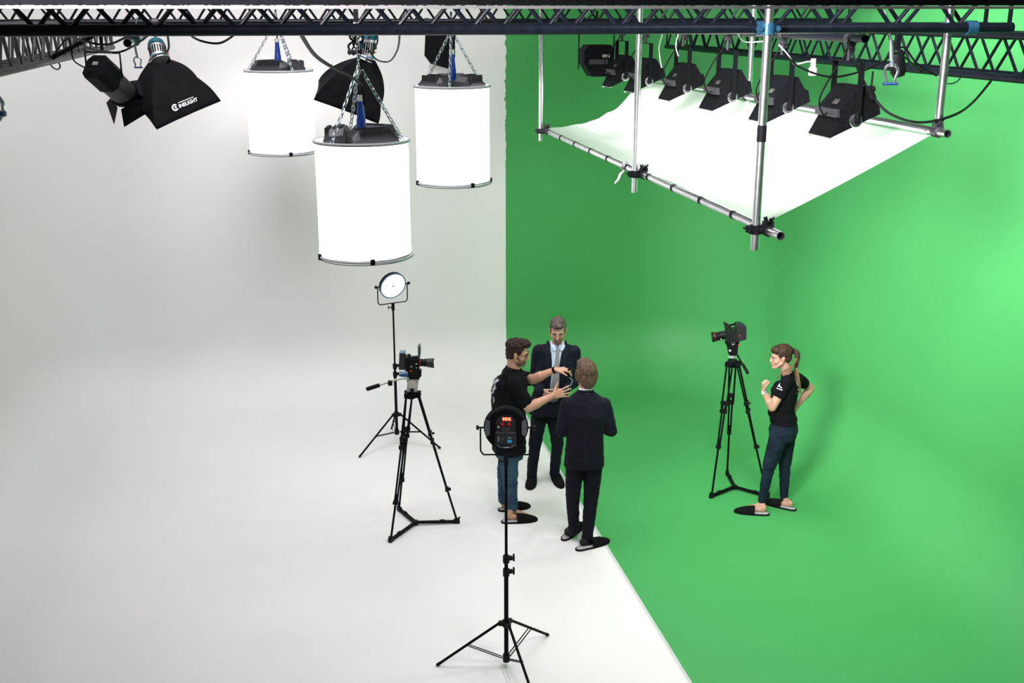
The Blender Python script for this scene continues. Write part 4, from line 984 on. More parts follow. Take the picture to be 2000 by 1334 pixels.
def ell(bm, c, r, B=None, seg=20):
    M = Matrix.Translation(V(c)) @ (B.to_4x4() if B is not None else Matrix()) @ Matrix.Diagonal((*r, 1))
    bmesh.ops.create_uvsphere(bm, u_segments=seg, v_segments=seg*2//3, radius=1, matrix=M)
def limb(bm, p0, p1, r0, r1, flat=1.0, fdir=None):
    """round-ended taper; flat<1 squashes it along fdir"""
    tmp = bmesh.new(); p0 = V(p0); p1 = V(p1)
    d = p1-p0
    if d.length < 1e-5: tmp.free(); return
    bmesh.ops.create_cone(tmp, cap_ends=True, segments=20, radius1=r0, radius2=r1, depth=d.length, matrix=Matrix.Translation((p0+p1)/2) @ rotm(d))
    bmesh.ops.create_uvsphere(tmp, u_segments=20, v_segments=12, radius=r0, matrix=Matrix.Translation(p0))
    bmesh.ops.create_uvsphere(tmp, u_segments=20, v_segments=12, radius=r1, matrix=Matrix.Translation(p1))
    if flat != 1.0:
        f = V(fdir).normalized()
        for v in tmp.verts:
            q = v.co-p0; t_ = q.dot(d)/d.length_squared; base = p0+d*t_; o = v.co-base; v.co = base+o-f*o.dot(f)*(1-flat)
    me = bpy.data.meshes.new('x'); tmp.to_mesh(me); tmp.free(); bm.from_mesh(me); bpy.data.meshes.remove(me)
def loft(bm, rings, n=28, e=2.3):
    """rings: (centre, xvec, yvec) superellipse cross sections"""
    R_ = []
    for c, x, y in rings:
        row = []
        for k in range(n):
            a = 2*math.pi*k/n; ca, sa = math.cos(a), math.sin(a)
            row.append(bm.verts.new(V(c)+V(x)*math.copysign(abs(ca)**(2/e), ca)+V(y)*math.copysign(abs(sa)**(2/e), sa)))
        R_.append(row)
    for i in range(len(R_)-1):
        for k in range(n): bm.faces.new((R_[i][k], R_[i][(k+1) % n], R_[i+1][(k+1) % n], R_[i+1][k]))
    bm.faces.new(R_[0][::-1]); bm.faces.new(R_[-1])
def blob(name, bm, m, parent, vox=.006, sm=4, fold=0, fs=9, post=None, fac=.5, fz=2.0):
    """union of closed shapes -> one continuous smooth surface"""
    base = root_loc(parent) if parent is not None else V((0, 0, 0))
    bmesh.ops.recalc_face_normals(bm, faces=bm.faces[:])
    me = bpy.data.meshes.new('tmp'); bm.to_mesh(me); bm.free(); o = bpy.data.objects.new('tmp', me); COL.objects.link(o)
    r = o.modifiers.new('r', 'REMESH'); r.mode = 'VOXEL'; r.voxel_size = vox; r.adaptivity = 0
    if sm: s = o.modifiers.new('s', 'SMOOTH'); s.factor = fac; s.iterations = sm
    dg = bpy.context.evaluated_depsgraph_get(); dg.update()
    out = bpy.data.meshes.new_from_object(o.evaluated_get(dg)); bpy.data.objects.remove(o); bpy.data.meshes.remove(me)
    if fold:
        ns = [v.normal.copy() for v in out.vertices]
        for v, nn in zip(out.vertices, ns):
            a = noise.noise(V((v.co.x*fs, v.co.y*fs, v.co.z*fs*fz))); b = noise.noise(V((v.co.x*fs*2.3+5, v.co.y*fs*2.3, v.co.z*fs*fz*2.5)))
            v.co += nn*(a*fold+b*fold*.5)
    if post:
        b2 = bmesh.new(); b2.from_mesh(out); post(b2); b2.to_mesh(out); b2.free()
    for v in out.vertices: v.co -= base
    for p in out.polygons: p.use_smooth = True
    out.name = name
    return new_obj(name, out, m, parent)
def cut_below(z, nrm=None, pt=None):
    def f(b):
        bmesh.ops.bisect_plane(b, geom=b.verts[:]+b.edges[:]+b.faces[:], plane_co=pt or (0, 0, z), plane_no=nrm or (0, 0, -1), clear_outer=True)
        bmesh.ops.holes_fill(b, edges=[e for e in b.edges if e.is_boundary])
    return f

def hand(bm, W_, d, n, th, curl=(.3, .3, .35, .4), s=1.0, thumb=.6, spread=.12, tcurl=.3):
    """W_: wrist, d: towards the knuckles, n: the way the palm faces, th: thumb side. curl: bend per finger (radians per joint)"""
    W_ = V(W_); d = V(d).normalized(); n = V(n); n = (n-d*n.dot(d)).normalized(); t = d.cross(n)
    if t.dot(V(th)) < 0: t = -t
    pl_ = .085*s
    for i, off in enumerate((.030, .010, -.010, -.028)):
        k = W_+d*pl_*(1-.04*abs(i-1))+t*off*s
        limb(bm, W_+t*off*.55*s+d*.01, k, .0125*s, .0105*s)
        L = (.040, .045, .042, .032)[i]*s; a = curl[i]*.7; dd = (d+t*(1.5-i)*spread).normalized(); p = k
        for j in range(3):
            q = (dd*math.cos(a)+n*math.sin(a)).normalized(); e = p+q*L
            limb(bm, p, e, (.0088, .0082, .0074)[j]*s, (.0082, .0074, .0066)[j]*s); p = e; L *= .66; a += curl[i]
    ell(bm, W_+d*pl_*.5+n*.003, (.036*s, pl_*.52, .014*s), basis(t, d))
    tb = W_+d*.018*s+t*.026*s; a = thumb
    limb(bm, W_+t*.01, tb, .015*s, .0135*s)
    dd = (d*math.cos(a)+t*math.sin(a)+n*.35).normalized(); p = tb
    for j, L in enumerate((.038, .030, .024)):
        e = p+dd*L*s; limb(bm, p, e, (.0125, .0105, .0092)[j]*s, (.0105, .0092, .0078)[j]*s); p = e; dd = (dd*math.cos(tcurl*.6)+(d*.6+n*.8)*math.sin(tcurl*.6)).normalized()
def head_basis(f, roll=0):
    f = V(f).normalized(); r = f.cross(V((0, 0, 1))).normalized(); u = r.cross(f)
    if roll: q = Matrix.Rotation(roll, 3, f); r = q @ r; u = q @ u
    return Matrix((r, f, u)).transposed()
def head_shapes(bm, c, B, s=1.0, female=False):
    c = V(c); T = lambda x, y, z: c+B @ V((x*s, y*s, z*s))
    E_ = lambda x, y, z, rx, ry, rz: ell(bm, T(x, y, z), (rx*s, ry*s, rz*s), B)
    Lm = lambda a, b, r0, r1: limb(bm, T(*a), T(*b), r0*s, r1*s)
    w = .93 if female else 1.0
    E_(0, -.015, .035, .074*w, .094, .083); E_(0, .022, -.015, .062*w, .066, .085); E_(0, .032, -.062, .045*w, .050, .046)
    E_(0, .072, -.096, .021, .017, .017); E_(0, .018, -.048, .060*w, .062, .052)
    for sx in (-1, 1):
        Lm((sx*.058*w, .002, -.048), (sx*.026, .060, -.094), .018, .015)
        E_(sx*.036*w, .054, -.034, .022, .022, .028)                       # cheek
        Lm((sx*.010, .083 if not female else .080, .019), (sx*.046*w, .066, .018), .0095 if not female else .0075, .010)     # brow ridge
        E_(sx*.076*w, -.006, -.008, .008, .019, .031); E_(sx*.081*w, -.013, .003, .006, .013, .020)   # ear
        E_(sx*.009, .094 if female else .100, -.035, .0055 if female else .0075, .008, .006)
    Lm((0, .083, .014), (0, .100 if female else .105, -.029), .0065 if female else .0085, .0085 if female else .0115)                     # nose
    E_(0, .080, -.058, .022, .012, .011); E_(0, .079, -.070, .019, .011, .010)
    return T
def face_parts(par, c, B, s=1.0, lipm=None, browm=None, female=False, lips=True):
    T = lambda x, y, z: V(c)+B @ V((x*s, y*s, z*s)); base = root_loc(par)
    w = .93 if female else 1.0
    eye = mat('eye_white', (.34, .32, .30), .3); iris = mat('iris_dark', (.02, .015, .012), .2); lid = mat('lash_dark', (.03, .018, .013), .6)
    for sx in (-1, 1):
        bm = BM(); ell(bm, T(sx*.030*w, .0745, .001), (.0115*s, .010*s, .0050*s), B, 14); e = obj('eye', bm, eye, par, loc=base, smooth='all')
        bm = BM(); ell(bm, T(sx*.030*w, .0815, .000), (.0052*s, .0042*s, .0052*s), B, 12); obj('iris', bm, iris, e, loc=base, smooth='all')
        bm = BM(); tube(bm, spline([T(sx*.016, .082, .004), T(sx*.030*w, .086, .0085), T(sx*.045*w, .077, .003)], 5), [.0018*s]*11, 6); obj('eyelid', bm, lid, par, loc=base, smooth='all')
        bm = BM(); tube(bm, spline([T(sx*.012, .092, .021), T(sx*.030*w, .0885, .0275), T(sx*.050*w, .074, .021)], 5), [.0028*s, .003*s, .0034*s, .0036*s, .0036*s, .0034*s, .003*s, .0028*s, .0025*s, .002*s, .0015*s], 6); obj('eyebrow', bm, browm, par, loc=base, smooth='all')
    if lips:
        bm = BM(); tube(bm, spline([T(-.023, .084, -.064), T(-.008, .0945, -.0605), T(0, .0945, -.062), T(.008, .0945, -.0605), T(.023, .084, -.064)], 4), [.0012*s]+[(.0022 if female else .0028)*s]*15+[.0012*s], 8)
        tube(bm, spline([T(-.021, .084, -.066), T(0, .0900, -.070), T(.021, .084, -.066)], 5), [.0012*s]+[(.0028 if female else .0034)*s]*9+[.0012*s], 8); obj('lips', bm, lipm, par, loc=base, smooth='all')
def slipper(par, toe, heel, w=.052, foot_m=None, felt_m=None, closed=False):
    """felt overshoe: pale sole with dark rim, half dome over the front"""
    base = root_loc(par); toe = V((toe[0], toe[1], 0)); heel = V((heel[0], heel[1], 0)); d = toe-heel; L = d.length; d.normalize(); e = V((-d.y, d.x, 0)); up = V((0, 0, 1))
    def outline(t_): # half width at fraction t from heel
        return w*(.74*math.sqrt(max(0, 1-((t_-.16)/.165)**2)) if t_ < .10 else (.70+.30*math.sin(min(1, (t_-.1)/.55)*math.pi/2)) if t_ < .65 else math.sqrt(max(0, 1-((t_-.65)/.35)**2.2)))
    ts = [.0, .02, .05, .1, .2, .3, .4, .5, .6, .7, .8, .88, .94, .98, 1.0]
    bm = BM(); lo, hi = [], []
    pts = [(t_, outline(t_)) for t_ in ts]; pts[0] = (0, w*.25); pts[-1] = (1, w*.12)
    ol = [(t_, x) for t_, x in pts]+[(t_, -x) for t_, x in pts[::-1]]
    A = [bm.verts.new(heel+d*t_*L+e*x+up*.002) for t_, x in ol]; B = [bm.verts.new(heel+d*t_*L+e*x*1.04+up*.016) for t_, x in ol]
    n = len(ol)
    for i in range(n): bm.faces.new((A[i], A[(i+1) % n], B[(i+1) % n], B[i]))
    bm.faces.new(A[::-1]); bm.faces.new(B)
    sl = obj('slipper', bm, felt, par, loc=base)
    bm = BM(); A = [bm.verts.new(heel+d*(.03+t_*.94)*L+e*x*.84+up*.0162) for t_, x in ol]; f_ = bm.faces.new(A); r = bmesh.ops.extrude_face_region(bm, geom=[f_]); bmesh.ops.translate(bm, verts=[v for v in r['geom'] if isinstance(v, bmesh.types.BMVert)], vec=up*.002)
    obj('insole', bm, sole_m, sl, loc=base)
    bm = BM(); rows = []
    t0 = .0 if closed else .42
    N = 9
    for i in range(N+1):
        t_ = t0+(1-t0)*i/N; hw = max(.006, outline(min(t_, .995)) if t_ > .02 else w*.4)*1.05
        hgt = (.085 if closed else .072)*(1-((t_-t0)/(1-t0))**1.6)*.75+.026*(1 if t_ < .97 else .7)
        row = []
        for k in range(13):
            a = math.pi*k/12; row.append(bm.verts.new(heel+d*t_*L+e*hw*math.cos(a)+up*(.006+hgt*math.sin(a)**.75)))
        rows.append(row)
    for i in range(N):
        for k in range(12): bm.faces.new((rows[i][k], rows[i][k+1], rows[i+1][k+1], rows[i+1][k]))
    bm.faces.new(rows[-1])
    o = obj('toe_cover', bm, felt, sl, loc=base, smooth=True); md = o.modifiers.new('t', 'SOLIDIFY'); md.thickness = .004
    return sl
def foot_shape(bm, ankle, toe, heel, s=1.0):
    ankle = V(ankle); toe = V((toe[0], toe[1], .03)); heel = V((heel[0], heel[1], .04)); d = (toe-heel); L = d.length; d.normalize()
    limb(bm, ankle, heel+d*.035+V((0, 0, .012)), .040*s, .030*s); limb(bm, ankle-V((0, 0, .02)), toe-d*.06+V((0, 0, .005)), .034*s, .024*s); limb(bm, heel+d*.04, toe-d*.05, .028*s, .024*s)
class Fig:
    def __init__(s, D): s.D = D; s.j = {}
    def p(s, name, px, py, dd=0.0): s.j[name] = at(px, py, s.D+dd); return s.j[name]
    def __getitem__(s, k): return s.j[k]
def arm(bm, sh, el, wr, r=(.055, .042, .036, .027)):
    limb(bm, sh, el, r[0], r[1]); limb(bm, el, V(el).lerp(V(wr), .35), r[1], r[1]*1.02); limb(bm, V(el).lerp(V(wr), .3), wr, r[1]*1.0, r[3], .88, (V(el)-V(sh)).cross(V(wr)-V(el)) if (V(el)-V(sh)).cross(V(wr)-V(el)).length > 1e-4 else V((0, 0, 1)))
def strip(name, pts, ws, m, par, bv, toward, lift=.004, thick=.005, loc=None):
    """cloth strip following pts (centre line), pressed on surface bv"""
    tw = V(toward).normalized(); base = root_loc(par) if loc is None else loc
    pts = [V(p) for p in pts]; bm = BM(); rows = []
    for i, p in enumerate(pts):
        t_ = (pts[min(i+1, len(pts)-1)]-pts[max(i-1, 0)]).normalized(); sd = t_.cross(tw).normalized(); w = ws[i] if isinstance(ws, (list, tuple)) else ws
        row = []
        for k in range(5):
            q = p+sd*w*(k/4-.5)*2; h_ = bv.ray_cast(q+tw*.5, -tw, 1.2); q = (h_[0] if h_[0] is not None and (h_[0]-q).length < .25 else q)
            row.append((q+tw*lift, q+tw*(lift+thick)))
        rows.append([(bm.verts.new(a), bm.verts.new(b)) for a, b in row])
    for i in range(len(rows)-1):
        for k in range(4):
            for z in (0, 1): bm.faces.new((rows[i][k][z], rows[i][k+1][z], rows[i+1][k+1][z], rows[i+1][k][z]))
        for k in (0, 4): bm.faces.new((rows[i][k][0], rows[i][k][1], rows[i+1][k][1], rows[i+1][k][0]))
    for i in (0, -1):
        for k in range(4): bm.faces.new((rows[i][k][0], rows[i][k+1][0], rows[i][k+1][1], rows[i][k][1]))
    return obj(name, bm, m, par, loc=base, smooth=True)
HZ = FW  # horizontal, away from the viewer
# ------------------------------------------------------------------ person facing us: navy suit, light blue shirt, grey tie
def person_thing(label, c):
    t = thing('person', label, 'person', V((c.x, c.y, 0))); return t
def dirs(f):
    f = V(f); f.z = 0; f.normalize(); lat = V((f.y, -f.x, 0))
    if lat.dot(FW) > 0: lat = -lat
    return f, lat       # lat points to the side nearer the viewer (or image side)
def suit_legs(bm, g, r=(.088, .066, .062, .053)):
    for s in 'LR': limb(bm, g['hip'+s], g['knee'+s], r[0], r[1]); limb(bm, g['knee'+s], g['ank'+s], r[2], r[3])

A = Fig(dist(atz(1062, 942)))
for n_, x, y, d in [('pel', 1069, 797, 0), ('waist', 1077, 762, 0), ('chest', 1085, 715, -.01), ('shc', 1087.5, 680, 0), ('neck', 1088.5, 670, -.01), ('head', 1089.5, 645, -.045),
                    ('shL', 1052.5, 685.5, 0), ('elL', 1044.5, 739, .03), ('wrL', 1057, 764, -.17), ('shR', 1121, 687, 0), ('elR', 1126, 740, .03), ('wrR', 1104, 764, -.19),
                    ('hipL', 1055, 804, 0), ('hipR', 1082, 804, 0), ('kneeL', 1044.5, 868, -.02), ('kneeR', 1088.5, 866, -.02), ('ankL', 1038.5, 931, 0), ('ankR', 1083, 924, 0.03)]: A.p(n_, x, y, d)
pA = person_thing('person in navy suit and grey tie, greying beard, facing the viewer', A['pel'])
hB = head_basis(-FW*.93 - RT*.06 + V((0, 0, -.33)), .0)
lx, ly = RT, FW
bm = BM(); head_shapes(bm, A['head'], hB, 1.04); limb(bm, A['head']-hB.col[1]*.01-hB.col[2]*.05, A['neck']-V((0, 0, .02)), .054, .06)
loft(bm, [(A['pel'], lx*.15, ly*.10), (A['waist'], lx*.14, ly*.095), (A['chest'], lx*.165, ly*.105), (A['shc']-V((0, 0, .03)), lx*.15, ly*.08), (A['neck'], lx*.055, ly*.055)])
arm(bm, A['shL'], A['elL'], A['wrL']); arm(bm, A['shR'], A['elR'], A['wrR'])
for s in 'LR': limb(bm, A['hip'+s], A['knee'+s], .07, .05); limb(bm, A['knee'+s], A['ank'+s], .048, .036)
hand(bm, A['wrL'], RT*.85-FW*.25-V((0, 0, .45)), FW+V((0, 0, .3)), V((0, 0, 1)), (.55, .6, .65, .7), 1.0, .5)
hand(bm, A['wrR'], -RT*.85-FW*.2-V((0, 0, .4)), FW, V((0, 0, 1)), (.7, .7, .7, .7), 1.0, .5)
blob('body', bm, skin1, pA, .0042, 3)
# shirt
bm = BM(); loft(bm, [(A['pel'], lx*.165, ly*.115), (A['waist'], lx*.158, ly*.112), (A['chest'], lx*.18, ly*.122), (A['shc']-V((0, 0, .03)), lx*.165, ly*.092), (A['neck']-V((0, 0, .005)), lx*.064, ly*.066)])
sh_ = blob('shirt', bm, shirt_b, pA, .008, 4)
bm = BM(); nk = A['neck']
torus(bm, nk+V((0, 0, .0)), V((0, 0, 1))-FW*.35, .064, .011, 28, 8)
obj('collar_band', bm, shirt_b, sh_, loc=root_loc(pA), smooth=True)
# jacket with open front
VL = (at(1074.5, 655, A.D), at(1073.5, 779, A.D)); VR = (at(1101.5, 655, A.D), at(1085.5, 779, A.D)); zcut = at(1078, 777, A.D).z
def openfront(b):
    planes = []
    for (p, q), sg in ((VL, 1), (VR, -1)):
        n_ = (q-p).cross(FW).normalized()
        if n_.dot(RT)*sg < 0: n_ = -n_       # points into the opening
        planes.append((p, n_)); bmesh.ops.bisect_plane(b, geom=b.verts[:]+b.edges[:]+b.faces[:], plane_co=p, plane_no=n_)
    bmesh.ops.bisect_plane(b, geom=b.verts[:]+b.edges[:]+b.faces[:], plane_co=(0, 0, zcut), plane_no=(0, 0, 1))
    kill = [f for f in b.faces if (lambda c: c.z > zcut and all((c-p).dot(n_) > 0 for p, n_ in planes) and (c-A['neck']).dot(FW) < .035)(f.calc_center_median())]
    bmesh.ops.delete(b, geom=kill, context='FACES')
bm = BM(); loft(bm, [(A['pel']-V((0, 0, .045)), lx*.205, ly*.150), (A['pel']+V((0, 0, .05)), lx*.198, ly*.145), (A['waist'], lx*.18, ly*.135), (A['chest'], lx*.205, ly*.145), (A['shc']-V((0, 0, .02)), lx*.19, ly*.108), (A['neck']-V((0, 0, .01)), lx*.080, ly*.080)])
for s in 'LR':
    limb(bm, A['shc']+(A['sh'+s]-A['shc'])*.35+V((0, 0, .012)), A['sh'+s], .058, .060); arm(bm, A['sh'+s], A['el'+s], A['wr'+s].lerp(A['el'+s], .03), (.070, .058, .050, .044))
jk = blob('jacket', bm, navy, pA, .0065, 4, .005, 8, openfront)
md = jk.modifiers.new('t', 'SOLIDIFY'); md.thickness = .005; md.offset = -1
bvA = surface_of([jk, sh_]); tw = -FW
strip('tie', [at(1089.3, 676, A.D), at(1088.6, 682, A.D), at(1087.8, 690, A.D), at(1086.3, 715, A.D), at(1084.5, 738, A.D), at(1081.5, 760, A.D), at(1080, 774, A.D)], [.021, .015, .018, .028, .035, .040, .043], tie_m, pA, bvA, tw, .002, .008)
bm = BM(); ell(bm, at(1089.2, 677, A.D-.074), (.017, .010, .018)); obj('tie_knot', bm, tie_m, pA, smooth='all')
for sg, (p, q) in ((-1, VL), (1, VR)):
    pts = [p.lerp(q, k/12)+RT*sg*(.020 if k > 2 else .024) for k in range(1, 11)]
    strip('lapel', pts, [.012, .020, .030, .034, .036, .034, .030, .024, .016, .006], mat('lapel_navy', (.005, .007, .014), .75, spec=.15), jk, bvA, tw, .003, .006, loc=root_loc(pA))
    strip('collar_wing', [at(1089.5+sg*12.5, 667, A.D), at(1089.5+sg*9, 673, A.D), at(1089.5+sg*6.0, 679.5, A.D)], [.014, .018, .012], shirt_b, sh_, bvA, tw, .013, .005, loc=root_loc(pA))
bm = BM(); cyl(bm, A['wrL'].lerp(A['elL'], .06), A['wrL'].lerp(A['elL'], -.02), .036, .035, n=16); obj('cuff', bm, shirt_b, sh_, loc=root_loc(pA), smooth=True)
bm = BM(); loft(bm, [(A['pel']-V((0, 0, .06)), lx*.165, ly*.115), (A['pel']+V((0, 0, .08)), lx*.17, ly*.12)]); suit_legs(bm, A); blob('trousers', bm, navy, pA, .007, 4, .006, 8)
slipper(pA, atz(1034, 958), atz(1042, 930), .056, closed=True); slipper(pA, atz(1097, 955), atz(1079, 922), .056, closed=True)
face_parts(pA, A['head'], hB, 1.04, mat('lips_a', (.30, .12, .10), .5), mat('brow_grey', (.05, .04, .035), .8))
T = lambda x, y, z, B=hB, c=A['head'], s=1.04: c+B @ V((x*s, y*s, z*s))
bm = BM(); ell(bm, T(0, -.026, .056), (.083, .098, .071), hB); ell(bm, T(.004, .040, .082), (.058, .050, .036), hB); ell(bm, T(-.012, .058, .088), (.040, .034, .022), hB)
for sx in (-1, 1): ell(bm, T(sx*.068, -.004, .036), (.012, .038, .044), hB)
ell(bm, T(0, -.07, -.01), (.062, .034, .05), hB)
blob('hair', bm, hairA, pA, .004, 2, .006, 30, fz=.6)
bm = BM(); ell(bm, T(0, .066, -.090), (.034, .029, .026), hB)
limb(bm, T(-.024, .079, -.052), T(.024, .079, -.052), .0075, .0075); limb(bm, T(-.028, .078, -.056), T(-.026, .068, -.086), .007, .010); limb(bm, T(.028, .078, -.056), T(.026, .068, -.086), .007, .010)
blob('beard', bm, mat('grey_beard', (.17, .115, .085), .9, 0, .35, 60, .5, 250, .1), pA, .0035, 2, .002, 60)

# ------------------------------------------------------------------ person in dark suit seen from behind
C = Fig(dist(atz(1133, 1058)))
for n_, x, y, d in [('pel', 1141, 893, 0), ('waist', 1143, 846, 0), ('chest', 1144, 805, 0), ('shc', 1144, 779, 0), ('neck', 1143.5, 764, .0), ('head', 1144, 729, .03),
                    ('shL', 1108, 790, 0), ('elL', 1096.5, 842, -.03), ('wrL', 1106, 842, .25), ('shR', 1180, 791, 0), ('elR', 1194, 841, -.03), ('wrR', 1180, 838, .23),
                    ('hipL', 1123, 905, 0), ('hipR', 1159, 905, 0), ('kneeL', 1118.5, 972, .02), ('kneeR', 1153.5, 982, .0), ('ankL', 1120.5, 1035, .03), ('ankR', 1146, 1062, -.07)]: C.p(n_, x, y, d)
pC = person_thing('person in dark suit with brown hair, seen from behind', C['pel'])
hB = head_basis(FW*.92-RT*.33-V((0, 0, .05)))
bm = BM(); head_shapes(bm, C['head'], hB, 1.05); limb(bm, C['head']-V((0, 0, .05)), C['neck']-V((0, 0, .03)), .056, .062)
loft(bm, [(C['pel'], lx*.15, ly*.10), (C['waist'], lx*.14, ly*.095), (C['chest'], lx*.165, ly*.105), (C['shc']-V((0, 0, .03)), lx*.15, ly*.08), (C['neck'], lx*.055, ly*.055)])
for s in 'LR': arm(bm, C['sh'+s], C['el'+s], C['wr'+s]); limb(bm, C['hip'+s], C['knee'+s], .07, .05); limb(bm, C['knee'+s], C['ank'+s], .048, .036)
hand(bm, C['wrL'], FW*.7+RT*.6, -V((0, 0, 1))+RT*.2, RT, (.4, .4, .5, .5)); hand(bm, C['wrR'], FW*.7-RT*.6, -V((0, 0, 1)), -RT, (.4, .4, .5, .5))
foot_shape(bm, C['ankL'], atz(1131, 1029), atz(1105, 1050)); foot_shape(bm, C['ankR'], atz(1180, 1057), atz(1132, 1070))
blob('body', bm, skin1, pC, .0042, 3)
bm = BM(); loft(bm, [(C['pel']-V((0, 0, .085)), lx*.186, ly*.140), (C['pel'], lx*.180, ly*.136), (C['waist'], lx*.165, ly*.125), (C['chest'], lx*.195, ly*.14), (C['shc']-V((0, 0, .02)), lx*.185, ly*.108), (C['neck']-V((0, 0, .0)), lx*.070, ly*.072)])
for s in 'LR':
    limb(bm, C['shc']+(C['sh'+s]-C['shc'])*.4, C['sh'+s], .055, .060); arm(bm, C['sh'+s], C['el'+s], C['wr'+s], (.066, .055, .050, .042))
jk = blob('jacket', bm, navy2, pC, .0065, 4, .005, 7, cut_below(C['pel'].z-.075))
bvC = surface_of([jk])
strip('centre_seam', [C['neck'].lerp(C['pel']-V((0, 0, .07)), k/10)-FW*.1 for k in range(1, 11)], .0022, mat('seam_dark', (.003, .003, .006), .9), jk, bvC, -FW, .0005, .001, loc=root_loc(pC))
bm = BM(); torus(bm, C['neck']+V((0, 0, .000)), V((0, 0, 1))+FW*.25, .064, .014, 28, 8); obj('jacket_collar', bm, navy2, jk, loc=root_loc(pC), smooth=True)
bm = BM(); cyl(bm, C['neck']-V((0, 0, .03)), C['neck']+V((0, 0, .036)), .064, .060, n=28); obj('shirt_collar', bm, shirt_w, pC, smooth=True)
bm = BM(); loft(bm, [(C['pel']-V((0, 0, .08)), lx*.165, ly*.115), (C['pel']+V((0, 0, .08)), lx*.16, ly*.12)]); suit_legs(bm, C, (.088, .066, .064, .050)); blob('trousers', bm, navy2, pC, .007, 4, .006, 8)
bm = BM(); foot_shape(bm, C['ankL'], atz(1131, 1029), atz(1105, 1050), 1.1); o = blob('sock', bm, sock_m, pC, .007, 3)
bm = BM(); foot_shape(bm, C['ankR'], atz(1180, 1057), atz(1132, 1070), 1.1); o = blob('sock', bm, sock_m, pC, .007, 3)
slipper(pC, atz(1139, 1024), atz(1099, 1057), .055); slipper(pC, atz(1190, 1057), atz(1125, 1076), .055)
T = lambda x, y, z, B=hB, c=C['head'], s=1.05: c+B @ V((x*s, y*s, z*s))
bm = BM(); ell(bm, T(0, -.022, .040), (.087, .106, .092), hB); ell(bm, T(0, .03, .085), (.07, .07, .045), hB); ell(bm, T(0, -.050, -.030), (.082, .066, .100), hB); ell(bm, T(0, -.062, -.080), (.062, .040, .034), hB)
for sx in (-1, 1): ell(bm, T(sx*.080, -.022, -.012), (.020, .045, .06), hB)
blob('hair', bm, hairC, pC, .004, 2, .009, 30, fz=.25)
face_parts(pC, C['head'], hB, 1.05, mat('lips_a', (.3, .12, .1), .5), mat('brow_brown', (.05, .03, .02), .8))

# ------------------------------------------------------------------ bearded person with glasses, black T-shirt and jeans
B = Fig(dist(atz(1003, 1004)))
f, lat = dirs(RT*.92+FW*.38)
for n_, x, y, d in [('pel', 994, 876, 0), ('waist', 993, 826, 0), ('chest', 994, 772, 0), ('shc', 1004, 736, 0), ('neck', 1003.5, 717, -.01), ('head', 1011, 689, -.02),
                    ('shN', 1006, 749, -.17), ('elN', 1032, 796, -.22), ('wrN', 1080, 773, -.16), ('shF', 1020, 738, .15), ('elF', 1041, 741, .02), ('wrF', 1085, 722, -.08),
                    ('hipN', 994, 880, -.08), ('hipF', 993, 878, .08), ('kneeN', 996, 934, -.08), ('kneeF', 986, 925, .08), ('ankN', 1000, 994, -.06), ('ankF', 984, 976, .12)]: B.p(n_, x, y, d)
pB = person_thing('person with glasses and black T-shirt reaching out both bare forearms', B['pel'])
hB = head_basis(RT*.96-FW*.12-V((0, 0, .22)), .0)
bm = BM(); head_shapes(bm, B['head'], hB, 1.06); limb(bm, B['head']-hB.col[1]*.03-hB.col[2]*.05, B['neck']-V((0, 0, .03)), .058, .066)
loft(bm, [(B['pel'], f*.10, lat*.15), (B['waist'], f*.10, lat*.145), (B['chest'], f*.115, lat*.17), (B['shc']-V((0, 0, .03)), f*.085, lat*.15), (B['neck'], f*.06, lat*.06)])
arm(bm, B['shN'], B['elN'], B['wrN'], (.058, .047, .040, .029)); arm(bm, B['shF'], B['elF'], B['wrF'], (.058, .047, .040, .029))
for s in 'NF': limb(bm, B['hip'+s], B['knee'+s], .07, .05); limb(bm, B['knee'+s], B['ank'+s], .046, .036)
hand(bm, B['wrN'], RT*.92+V((0, 0, .22))+FW*.12, FW*.85-V((0, 0, .2)), V((0, 0, 1)), (.22, .2, .25, .3), 1.05, .95, .16, .0)
hand(bm, B['wrF'], RT*.95+V((0, 0, .05)), -V((0, 0, .8))+FW*.1-RT*.1, -FW, (.55, .6, .65, .7), 1.05, .35, .06, .5)
foot_shape(bm, B['ankN'], atz(1042, 1014), atz(986, 1018)); foot_shape(bm, B['ankF'], atz(1028, 990), atz(978, 996))
blob('body', bm, skin2, pB, .0042, 3)
bm = BM(); loft(bm, [(B['pel']+V((0, 0, -.02)), f*.155, lat*.195), (B['waist'], f*.150, lat*.185), (B['chest'], f*.155, lat*.200), (B['shc']-V((0, 0, .03)), f*.115, lat*.185), (B['neck']-V((0, 0, .055)), f*.105, lat*.13), (B['neck']-V((0, 0, .012))-f*.01, f*.076, lat*.082)])
ell(bm, B['chest']-f*.05+V((0, 0, .05)), (.12, .15, .14)); ell(bm, B['neck']-f*.04-V((0, 0, .085)), (.085, .11, .07)); ell(bm, B['chest']-f*.055+V((0, 0, .11)), (.10, .14, .10))
limb(bm, B['shN'], B['shN'].lerp(B['elN'], .74), .076, .066); limb(bm, B['shF'], B['shF'].lerp(B['elF'], .55), .076, .066); limb(bm, B['shc'], B['shN'], .07, .07); limb(bm, B['shc'], B['shF'], .07, .07)
ts = blob('t_shirt', bm, tee, pB, .0065, 4, .007, 8, cut_below(B['pel'].z-.015))
bm = BM(); torus(bm, B['neck']-V((0, 0, .008))-f*.006, V((0, 0, 1))+f*.25, .070, .008, 28, 6); obj('neckband', bm, tee, ts, loc=root_loc(pB), smooth=True)
